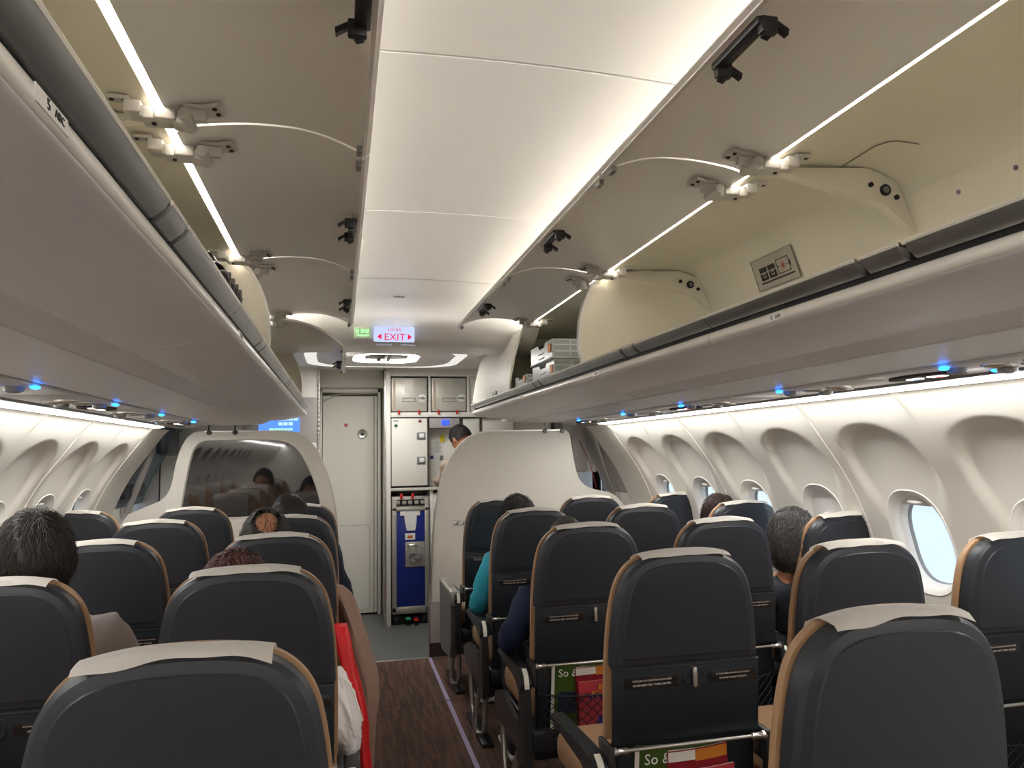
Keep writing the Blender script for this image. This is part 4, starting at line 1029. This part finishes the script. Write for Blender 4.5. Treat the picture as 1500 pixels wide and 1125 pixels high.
m_green = mat('mag_green', (.05, .09, .015), .3, var=.7, vscale=28); m_mar = mat('mag_maroon', (.22, .012, .02), .3); m_or = mat('mag_orange', (.55, .19, .03), .3); m_pink = mat('mag_pink', (.50, .055, .07), .3, var=.5, vscale=14); m_yel = mat('mag_yellow', (.75, .42, .03), .3); m_pur = mat('mag_purple', (.20, .05, .30), .3, var=.4, vscale=20); m_pap = mat('mag_paper', (.72, .68, .62), .4)
for (ys, who) in ((YRs[2], 'third row'), (YRs[3], 'second row from the viewer')):
    yl = ys+lean(.45)+.006
    a = magazine('green magazine with curly white letters behind the aisle seat, %s' % who, .565-.040, yl-.001, .455, .225, .265, .02, m_green, [(-.112, -.100, -.13, .13, m_pap), (-.02, .09, .09, .118, m_pap), (-.085, -.02, -.05, .03, mat('mag_dark', (.02, .03, .06), .4))], .02)
    bm = BM(); text_bm(bm, 'So', .055, frame((-.045, -.009, .098), (1, 0, 0), (0, 0, 1)), .0006); text_bm(bm, 'sống khỏe', .014, frame((-.06, -.009, .05), (1, 0, 0), (0, 0, 1)), .0005); bm.free()
    b = magazine('maroon and orange safety card behind the aisle seat, %s' % who, .565+.030, yl-.012, .462, .175, .225, -.02, m_mar, [(-.085, -.01, .085, .111, m_pap), (-.01, .086, .080, .111, m_or), (-.07, .07, .030, .045, m_pap)], -.05)
    c = magazine('red and pink brochure with yellow letters behind the aisle seat, %s' % who, .565+.040, yl-.022, .415, .180, .220, .0, m_pink, [(-.055, .045, .045, .055, m_pur), (-.085, .02, -.10, -.06, m_pur), (-.02, .085, -.055, -.02, mat('mag_blue', (.05, .06, .35), .3))], -.03)
    bm = BM(); text_bm(bm, 'BAY', .030, frame((.01, -.0085, .088), (1, 0, .05), (0, 0, 1)), .0004); text_bm(bm, 'PHÚ!', .040, frame((.0, -.0085, .060), (1, 0, .05), (0, 0, 1)), .0004); obj('yellow_lettering', bm, m_yel, c)
    bm = BM(); text_bm(bm, 'VISA', .018, frame((.03, -.0085, -.035), (1, 0, .05), (0, 0, 1)), .0004); obj('white_lettering', bm, m_white, c)
    bm = BM(); text_bm(bm, 'So &', .040, frame((-.050, -.0075, .098), (1, 0, 0), (0, 0, 1)), .0006); obj('cover_lettering', bm, m_white, a)

# ================================================================= PEOPLE
def skin_mesh(chains, sub=2):
    """chains: list of (points, radii) sharing joints by identical coordinates -> one skinned, subdivided mesh"""
    bm = BM(); vmap = {}; rad = {}
    for pts, rr in chains:
        pv = None
        for p, r in zip(pts, rr):
            k = tuple(round(c, 4) for c in p)
            if k not in vmap: vmap[k] = bm.verts.new(p); rad[k] = r
            v = vmap[k]
            if pv is not None and pv is not v and not bm.edges.get((pv, v)): bm.edges.new((pv, v))
            pv = v
    bm.verts.index_update(); order = list(vmap.keys())
    me = bpy.data.meshes.new('s'); bm.to_mesh(me); bm.free()
    o = bpy.data.objects.new('s', me); COL.objects.link(o)
    md = o.modifiers.new('k', 'SKIN'); md.use_smooth_shade = True
    me.skin_vertices[0] if me.skin_vertices else None
    if not me.skin_vertices: 
        bpy.context.view_layer.objects.active = o; bpy.context.view_layer.update()
    for i, k in enumerate(order):
        sv = me.skin_vertices[0].data[i]; r = rad[k]; sv.radius = r if isinstance(r, tuple) else (r, r); sv.use_root = (i == 0)
    s2 = o.modifiers.new('s', 'SUBSURF'); s2.levels = sub; s2.render_levels = sub
    dg = bpy.context.evaluated_depsgraph_get(); dg.update()
    ev = o.evaluated_get(dg); m2 = bpy.data.meshes.new_from_object(ev)
    bpy.data.objects.remove(o); bpy.data.meshes.remove(me)
    return m2
def remesh(bm, vox):
    me = bpy.data.meshes.new('r'); bm.to_mesh(me); bm.free()
    o = bpy.data.objects.new('r', me); COL.objects.link(o)
    md = o.modifiers.new('r', 'REMESH'); md.mode = 'VOXEL'; md.voxel_size = vox; md.use_smooth_shade = True
    sm = o.modifiers.new('c', 'CORRECTIVE_SMOOTH') if False else o.modifiers.new('s', 'SMOOTH'); sm.factor = .5; sm.iterations = 4
    dg = bpy.context.evaluated_depsgraph_get(); dg.update()
    m2 = bpy.data.meshes.new_from_object(o.evaluated_get(dg)); bpy.data.objects.remove(o); bpy.data.meshes.remove(me)
    b = BM(); b.from_mesh(m2); bpy.data.meshes.remove(m2)
    seen = set(); comps = []
    for v in b.verts:
        if v in seen: continue
        st = [v]; seen.add(v); c = []
        while st:
            q_ = st.pop(); c.append(q_)
            for e in q_.link_edges:
                w_ = e.other_vert(q_)
                if w_ not in seen: seen.add(w_); st.append(w_)
        comps.append(c)
    comps.sort(key=len, reverse=True)
    for c in comps[1:]: bmesh.ops.delete(b, geom=c, context='VERTS')
    return b
def head_bm(bm, c, yaw=0, pitch=0, roll=0, k=1.0):
    """c: centre of skull; face looks along +y locally"""
    hv = list(bmesh.ops.create_uvsphere(bm, u_segments=32, v_segments=24, radius=1)['verts'])
    for v in hv:
        p = v.co.copy(); x, y, z = p
        X_ = x*.076*(1-.16*max(0, -z)**1.5*(1 if y > 0 else .4)); Y_ = y*(.098 if y < 0 else .090); Z_ = z*.118
        if z < 0 and y < -.1: Y_ *= (1-.30*(-z)); Z_ *= (1-.25*min(1, -y))     # nape tucks in
        if y > .5:
            Y_ += .020*math.exp(-((x/.16)**2+((z+.12)/.22)**2))                 # nose
            Y_ += .006*math.exp(-((x/.3)**2+((z+.52)/.10)**2))                 # lips
            Y_ -= .008*(math.exp(-(((abs(x)-.38)/.16)**2+((z-.06)/.12)**2)))   # eye sockets
            Y_ += .006*math.exp(-((x/.30)**2+((z+.85)/.15)**2))                # chin
        v.co = Vector((X_, Y_, Z_))
    for s in (-1, 1):
        ev_ = bmesh.ops.create_uvsphere(bm, u_segments=14, v_segments=10, radius=1)['verts']; hv += ev_
        for v in ev_:
            q_ = v.co; v.co = Vector((s*(.076+.012*q_.x-.004*(q_.y > 0)), -.006+q_.y*.020-.004*q_.z, -.012+q_.z*.032))
        ev_ = bmesh.ops.create_uvsphere(bm, u_segments=8, v_segments=6, radius=.011)['verts']; hv += ev_
        for v in ev_: v.co += Vector((s*.030, .080, .008))
    R_ = Matrix.Translation(c)@Matrix.Rotation(yaw, 4, 'Z')@Matrix.Rotation(roll, 4, 'Y')@Matrix.Rotation(pitch, 4, 'X')@Matrix.Scale(k, 4)
    for v in hv: v.co = R_@v.co
    return R_
def hair_bm(R_, style, seed=1, strands=900, bald=None):
    """scalp cap plus many fine tapered locks following it"""
    rnd = random.Random(seed); bm = BM()
    bmesh.ops.create_uvsphere(bm, u_segments=40, v_segments=30, radius=1)
    kill = []
    lowb = {'short': -.55, 'crop': -.40, 'long': -1.2, 'bob': -.95}[style]
    th = {'short': .013, 'crop': .006, 'long': .020, 'bob': .022}[style]
    def scalp(x, y, z, e):
        X_ = x*(.078+e); Y_ = y*((.100 if y < 0 else .088)+e); Z_ = z*(.120+e)
        if z < 0 and y < -.1 and style in ('short', 'crop'): Y_ *= (1-.26*(-z)); Z_ *= 1-.2*min(1, -y)
        return Vector((X_, Y_, Z_))
    def covered(x, y, z):
        if y > .35: return z > .35+.5*(y-.35)
        if y > -.25 and abs(x) > .5: return z > (-.12 if style in ('short', 'crop') else lowb*.9)
        return z > lowb
    def isbald(x, y, z): return bald is not None and ((x-bald[0])**2+(y-bald[1])**2+(z-bald[2])**2) < bald[3]**2
    for v in bm.verts:
        x, y, z = v.co
        e = th*(1+(.45 if style == 'bob' else .25)*noise.noise(v.co*3.1+Vector((seed, 0, 0)))+.12*noise.noise(v.co*11+Vector((0, seed, 0))))
        if isbald(x, y, z): e = -.004
        v.co = scalp(x, y, z, e)
    dele = []
    for f in bm.faces:
        c = sum(((Vector((v.co.x/.09, v.co.y/.11, v.co.z/.13))) for v in f.verts), Vector())/len(f.verts); c.normalize()
        if not covered(*c) or isbald(*c): dele.append(f)
    bmesh.ops.delete(bm, geom=dele, context='FACES')
    for i in range(strands):
        while True:
            d = Vector((rnd.gauss(0, 1), rnd.gauss(0, 1), rnd.gauss(0, 1))).normalized()
            if covered(*d) and d.z > lowb+.1 and (not isbald(*d) or rnd.random() < .25): break
        whorl = Vector((.1, -.35, .93))
        t_ = (d-whorl*d.dot(whorl)); t_ = (t_-d*t_.dot(d))
        if t_.length < .05: t_ = Vector((rnd.gauss(0, 1), rnd.gauss(0, 1), 0)); t_ -= d*t_.dot(d)
        t_.normalize(); sw = d.cross(t_); t_ = (t_+sw*rnd.gauss(.25, .35)).normalized()
        ln = {'short': .040, 'crop': .010, 'long': .10, 'bob': .075}[style]*rnd.uniform(.6, 1.3)
        p = d.copy(); pts = []; lift = th*rnd.uniform(.75, 1.3); cw = rnd.uniform(0, 6)
        n = 5
        for j in range(n):
            q_ = scalp(p.x, p.y, p.z, lift+(.0045*(j/n) if style != 'crop' else .002)+.002*sin(j+i)); pts.append(q_)
            p = (p+t_*(ln/n/.11)).normalized()
        if style in ('long', 'bob'):
            for j in range(2, n):
                if pts[j].z < -.02: pts[j].z -= .004*j; 
        if style == 'bob':
            sd_ = d.cross(t_).normalized()
            for j in range(n): pts[j] = pts[j]+sd_*.0075*sin(j*1.5+cw+d.z*5)+d*.003*sin(j*2+cw)
        w = {'short': .0013, 'crop': .0009, 'long': .0024, 'bob': .0030}[style]
        side = d.cross(t_).normalized()*w; pv = None
        for j, q_ in enumerate(pts):
            f_ = 1-.9*j/(n-1); nn = d*w*.7*f_
            r = [bm.verts.new(q_-side*f_), bm.verts.new(q_+nn), bm.verts.new(q_+side*f_)]
            if pv:
                for k in range(2): bm.faces.new((pv[k], pv[k+1], r[k+1], r[k]))
            pv = r
    xform(bm, R_); return bm
def hand_chains(w, d, up, s):
    """w wrist, d finger direction, up back-of-hand normal"""
    w = Vector(w); d = Vector(d).normalized(); up = Vector(up).normalized(); sd = d.cross(up).normalized()*s
    palm = w+d*.045; ch = [([tuple(w), tuple(palm)], [.024, (.030)])]
    for k, (o_, L_) in enumerate(((-.030, .066), (-.010, .076), (.010, .072), (.028, .056))):
        b = w+d*.082+sd*o_; q1 = b+d*L_*.45-up*.006; q2 = q1+d*L_*.32-up*.014; q3 = q2+d*L_*.18-up*.016
        ch.append(([tuple(palm), tuple(b), tuple(q1), tuple(q2), tuple(q3)], [.030, .0120, .0108, .0100, .0088]))
    tb = w+d*.028-sd*.030; t1 = tb+d*.028-sd*.022-up*.006; t2 = t1+d*.026-sd*.006-up*.008
    ch.append(([tuple(w), tuple(tb), tuple(t1), tuple(t2)], [.024, .015, .0125, .0105])); return ch
def person(label, base, crown, yaw=0, pitch=0, roll=0, sh=.20, torso=None, shirt=(.1, .1, .1), trousers=(.03, .03, .035), hair=('short', 500, (.015, .011, .009)), bald=None, elbows=None, hands=None, stand=False, skin=None, k=1.0, shoes=True, headback=0.):
    """base: floor point under pelvis; crown: top of head"""
    bx, by = base; cx, cy, cz = crown
    hc = Vector((cx, cy, cz-.118*k-.012))
    nk = Vector((cx, cy-.025+headback, cz-.255*k)); sz = cz-.31
    if not stand:
        pel = Vector((bx, by, .545)); ch_ = Vector((cx*.7+bx*.3, by-.0, sz-.06))
        hips = [Vector((bx+s*.10, by+.02, .53)) for s in (-1, 1)]; knees = [Vector((bx+s*.13, by+.43, .52)) for s in (-1, 1)]; feet = [Vector((bx+s*.12, by+.44, .10)) for s in (-1, 1)]
    else:
        pel = Vector((bx, by, .93)); ch_ = Vector((cx*.65+bx*.35, cy*.5+by*.5, sz-.08))
        hips = [Vector((bx+s*.10, by, .90)) for s in (-1, 1)]; knees = [Vector((bx+s*.11, by+.02, .50)) for s in (-1, 1)]; feet = [Vector((bx+s*.11, by-.02, .09)) for s in (-1, 1)]
    shd = [Vector((cx*.8+bx*.2+s*sh*.86, nk.y+.0, sz-.015)) for s in (-1, 1)]
    el = elbows or [Vector((shd[i].x+s*.05, shd[i].y+.10, max(.62, sz-.28))) for i, s in enumerate((-1, 1))]
    el = [Vector(e) for e in el]
    hd = hands or [Vector((bx+s*.11, by+.34, .66)) for s in (-1, 1)]
    hd = [Vector(h) for h in hd]
    T = lambda v: tuple(v)
    mid = (pel+ch_)/2
    body = [([T(pel), T(mid), T(ch_), T(nk), T(hc-Vector((0, .01, .03)))], [(.13, .10), (.125, .095), (.14, .10), .052, .058])]
    arms_ = []; legs_ = []
    for i, s in enumerate((-1, 1)):
        c1 = [T(ch_), T(shd[i]), T((shd[i]+el[i])/2), T(el[i]), T((el[i]+hd[i])/2), T(hd[i])]
        body.append((c1, [(.14, .10), .052, .044, .037, .034, .024])); arms_.append(c1)
        f = feet[i]
        c2 = [T(pel), T(hips[i]), T((hips[i]+knees[i])/2), T(knees[i]), T((knees[i]*.6+f*.4)), T(f), T(f+Vector((0, .11, -.055)))]
        body.append((c2, [(.13, .10), .085, .072, .055, .050, .036, .030])); legs_.append(c2)
    m1 = skin_mesh(body, 1); bm = BM(); bm.from_mesh(m1); bpy.data.meshes.remove(m1)
    for i, s in enumerate((-1, 1)):
        dirh = (hd[i]-el[i]).normalized(); 
        mh = skin_mesh(hand_chains(hd[i]-dirh*.01, dirh, Vector((0, 0, 1)) if abs(dirh.z) < .8 else Vector((s, 0, 0)), s), 1); bm.from_mesh(mh); bpy.data.meshes.remove(mh)
    R_ = head_bm(bm, hc, yaw, pitch, roll, k)
    bm = remesh(bm, .0052)
    msk = skin or m_skin
    o = obj('person', bm, msk, None, 80); tag(o, label, 'person')
    hs, ns, hcol = hair
    hm = mat('hair_%02d' % int(hcol[0]*500+hcol[2]*3000), hcol, .55, bump=.4, bscale=220, var=.6, vscale=70)
    obj('hair', hair_bm(R_, hs, int(cx*100)+7, ns, bald), hm, o, 60)
    sm_ = mat('cloth_%s' % label[:14].replace(' ', '_'), shirt, .85, bump=.35, bscale=35, var=.08, vscale=10)
    top = [([T(pel+Vector((0, 0, .02))), T(mid), T(ch_), T(ch_*.25+nk*.75-Vector((0, 0, .01)))], [(.148, .118), (.145, .115), (.162, .122), .068])]
    for i in range(2):
        c1 = arms_[i][:]; e1 = Vector(c1[5])*.80+Vector(c1[4])*.20; top.append((c1[:5]+[T(e1)], [(.162, .122), .072, .062, .055, .050, .042]))
    m2 = skin_mesh(top, 2); bm = BM(); bm.from_mesh(m2); bpy.data.meshes.remove(m2)
    for v in bm.verts:
        f = noise.noise(v.co*13)*.008+noise.noise(v.co*31)*.004+.004*sin(v.co.z*60+6*noise.noise(v.co*6)); v.co += v.normal*f if v.normal.length else Vector()
    obj('shirt', bm, sm_, o, 80)
    tm = mat('trouser_%s' % label[:12].replace(' ', '_'), trousers, .85, bump=.3, bscale=40)
    lg = []
    for i in range(2): lg.append((legs_[i][:6], [(.15, .12), .105, .088, .072, .064, .058]))
    m3 = skin_mesh(lg, 2); bm = BM(); bm.from_mesh(m3); bpy.data.meshes.remove(m3)
    for v in bm.verts: v.co += v.normal*(noise.noise(v.co*12)*.008+noise.noise(v.co*30)*.003)
    obj('trousers', bm, tm, o, 80)
    for f in feet:
        bm = BM(); z0 = f.z-.09
        box(bm, f.x-.048, f.x+.048, f.y-.07, f.y+.19, z0, z0+.10, .035, 4)
        for v in bm.verts:
            if v.co.y > f.y+.06: v.co.z = z0+(v.co.z-z0)*.65
        obj('shoe', bm, mat('shoe_dark', (.02, .02, .022), .5), o, 60)
        bm = BM(); box(bm, f.x-.052, f.x+.052, f.y-.075, f.y+.197, z0, z0+.022, .008); obj('shoe_sole', bm, m_white, o)
    return o
L = YLs; Rr = YRs
person('man with tousled black hair and pinkish ear in a grey shirt, far left', (-1.126, L[3]+.27), (-1.12, 2.15, 1.240), yaw=.25, shirt=(.30, .26, .25), hair=('short', 2200, (.016, .010, .007)), sh=.21, k=1.06, elbows=[(-1.40, 2.30, .66), (-.86, 2.30, .64)], roll=.05)
person('person with smooth reddish brown hair just above the second left aisle seat', (-.585, L[3]+.27), (-.62, 2.15, 1.100), shirt=(.5, .45, .42), hair=('bob', 1500, (.060, .012, .010)), sh=.18, elbows=[(-.80, 2.3, .64), (-.37, 2.3, .62)])
person('balding man with a brown scalp showing above the third row left aisle seat', (-.585, L[2]+.27), (-.617, 2.93, 1.168), shirt=(.03, .03, .05), hair=('short', 1400, (.020, .015, .012)), bald=(.1, -.55, .83, .52), sh=.19, k=1.04, elbows=[(-.82, 3.05, .62), (-.40, 3.0, .62)])
person('dark haired person in navy with an elbow in the aisle, second row left', (-.575, L[1]+.27), (-.582, 3.72, 1.186), shirt=(.006, .010, .025), hair=('short', 1200, (.012, .008, .007)), sh=.22, elbows=[(-.80, 3.80, .62), (-.315, 3.70, .655)], hands=[(-.68, 4.05, .64), (-.48, 4.00, .62)])
person('person with long dark hair in a bright turquoise top, second row right', (.560, Rr[1]+.27), (.530, 3.62, 1.145), yaw=-.1, shirt=(.03, .36, .48), trousers=(.16, .22, .42), hair=('long', 1600, (.014, .009, .008)), sh=.17, elbows=[(.325, 3.66, .605), (.78, 3.75, .62)], hands=[(.40, 3.90, .62), (.68, 3.95, .62)], k=.97)
person('person with short greying hair and a navy jacket, third row right aisle', (.560, Rr[2]+.27), (.545, 2.84, 1.110), shirt=(.004, .010, .040), trousers=(.13, .125, .125), hair=('crop', 2600, (.045, .036, .030)), sh=.20, elbows=[(.300, 2.84, .635), (.80, 2.95, .62)], hands=[(.36, 3.10, .60), (.66, 3.12, .62)])
person('person with dark brown hair by the second row right window', (1.54, Rr[1]+.27), (1.655, 3.62, 1.110), shirt=(.05, .04, .05), hair=('bob', 1300, (.028, .010, .009)), sh=.12, k=.95, elbows=[(1.44, 3.72, .62), (1.70, 3.75, .62)], hands=[(1.50, 4.0, .64), (1.64, 4.0, .64)])
o = person('person with wavy black and grey hair and an orange strap, third row right', (1.50, Rr[2]+.27), (1.528, 2.78, 1.098), yaw=.1, shirt=(.010, .012, .020), hair=('bob', 3400, (.050, .048, .046)), sh=.16, roll=.05, elbows=[(1.33, 2.90, .62), (1.69, 2.92, .62)])
bm = BM(); sheet(bm, crv([(1.565, .842), (1.60, .855), (1.64, .845), (1.675, .80), (1.70, .72)], 5), 2.665, 2.690, .006)
obj('orange_strap', bm, mat('orange_webbing', (.75, .22, .02), .6), o)
# flight attendant bending at the galley counter
fa = person('man in a beige suit bending over the galley counter', (.80, 5.52), (.590, 5.76, 1.605), yaw=.45, pitch=-.75, shirt=(.34, .27, .21), trousers=(.05, .04, .04), hair=('crop', 3000, (.016, .012, .010)), sh=.21, stand=True, elbows=[(.475, 5.72, 1.15), (.98, 5.80, 1.12)], hands=[(.385, 5.90, 1.135), (.75, 5.95, 1.14)], headback=-.05)
bm = BM(); bmesh.ops.create_uvsphere(bm, u_segments=20, v_segments=10, radius=1)
for v in bm.verts: v.co = Vector((v.co.x*.066+.655, v.co.y*.068+5.68, v.co.z*.020+1.395+.25*(v.co.x*.066)))
obj('shirt_collar', bm, m_white, fa)

# coat with red lining hanging at the aisle, and a white cloth bag
def drape(path, widths, thick, seed, rot=0.):
    bm = BM(); rings = []
    P = smooth_path(path, 6); n = len(P)
    for i, p in enumerate(P):
        f = i/(n-1)*(len(widths)-1); a = int(min(f, len(widths)-2)); w = widths[a]+(widths[a+1]-widths[a])*(f-a)
        ring = []
        for k in range(24):
            an = 2*pi*k/24; fold = 1+.10*sin(5*an+i*.12+seed)+.06*noise.noise(Vector((an, i*.1, seed)))
            ring.append(bm.verts.new(p+Vector((cos(an)*thick*fold, sin(an)*w*fold, .0))))
        rings.append(ring)
    for i in range(n-1): ring_fill(bm, rings[i], rings[i+1])
    bm.faces.new(rings[0]); bm.faces.new(rings[-1])
    for v in bm.verts: v.co += Vector((noise.noise(v.co*9+Vector((seed, 0, 0)))*.006, 0, noise.noise(v.co*7)*.006))
    return bm
t = thing('coat', 'beige coat with a red lining hanging into the aisle beside the left seats', 'coat', (-.33, 2.75, .5))
L0 = Vector((.33, -2.75, -.5))
bm = drape([(-.375, 2.86, .88), (-.335, 2.86, .84), (-.300, 2.86, .74), (-.262, 2.84, .63), (-.240, 2.80, .53), (-.252, 2.76, .42), (-.262, 2.74, .30), (-.27, 2.72, .16)], [.05, .08, .11, .13, .13, .12, .12, .11], .040, 2)
put2('coat_shell', bm, mat('beige_wool', (.27, .17, .13), .9, bump=.3, bscale=120), t, L0, 80)
bm = drape([(-.345, 2.66, .78), (-.325, 2.63, .70), (-.300, 2.60, .60), (-.280, 2.56, .50), (-.272, 2.53, .40), (-.270, 2.51, .32), (-.275, 2.50, .24)], [.03, .05, .06, .06, .06, .05, .04], .026, 5)
put2('red_lining', bm, mat('red_satin', (.62, .008, .012), .5), t, L0, 80)
t = thing('cloth_bag', 'crumpled white cloth bag beside the second left aisle seat', 'bag', (-.32, 2.12, .55))
bm = BM(); bmesh.ops.create_icosphere(bm, subdivisions=5, radius=1)
for v in bm.verts:
    p = v.co.copy(); n_ = .14*noise.noise(p*1.9)+.09*abs(noise.noise(p*4.5))+.04*noise.noise(p*11)
    p *= 1+n_; wz = .75+.25*max(0, -p.z); v.co = Vector((-.340+p.x*.062*wz+.022*(-p.z), 2.12+p.y*.10, .675+p.z*.112))
L0 = Vector((.32, -2.12, -.55)); put2('bag_body', bm, mat('white_nylon', (.78, .74, .73), .45, bump=.25, bscale=30), t, L0, 80)
bm = BM(); tube(bm, smooth_path([(-.34, 2.08, .77), (-.315, 2.07, .75), (-.295, 2.06, .70), (-.283, 2.06, .66)]), .0028, 8); put2('bag_drawstring', bm, m_white, t, L0)
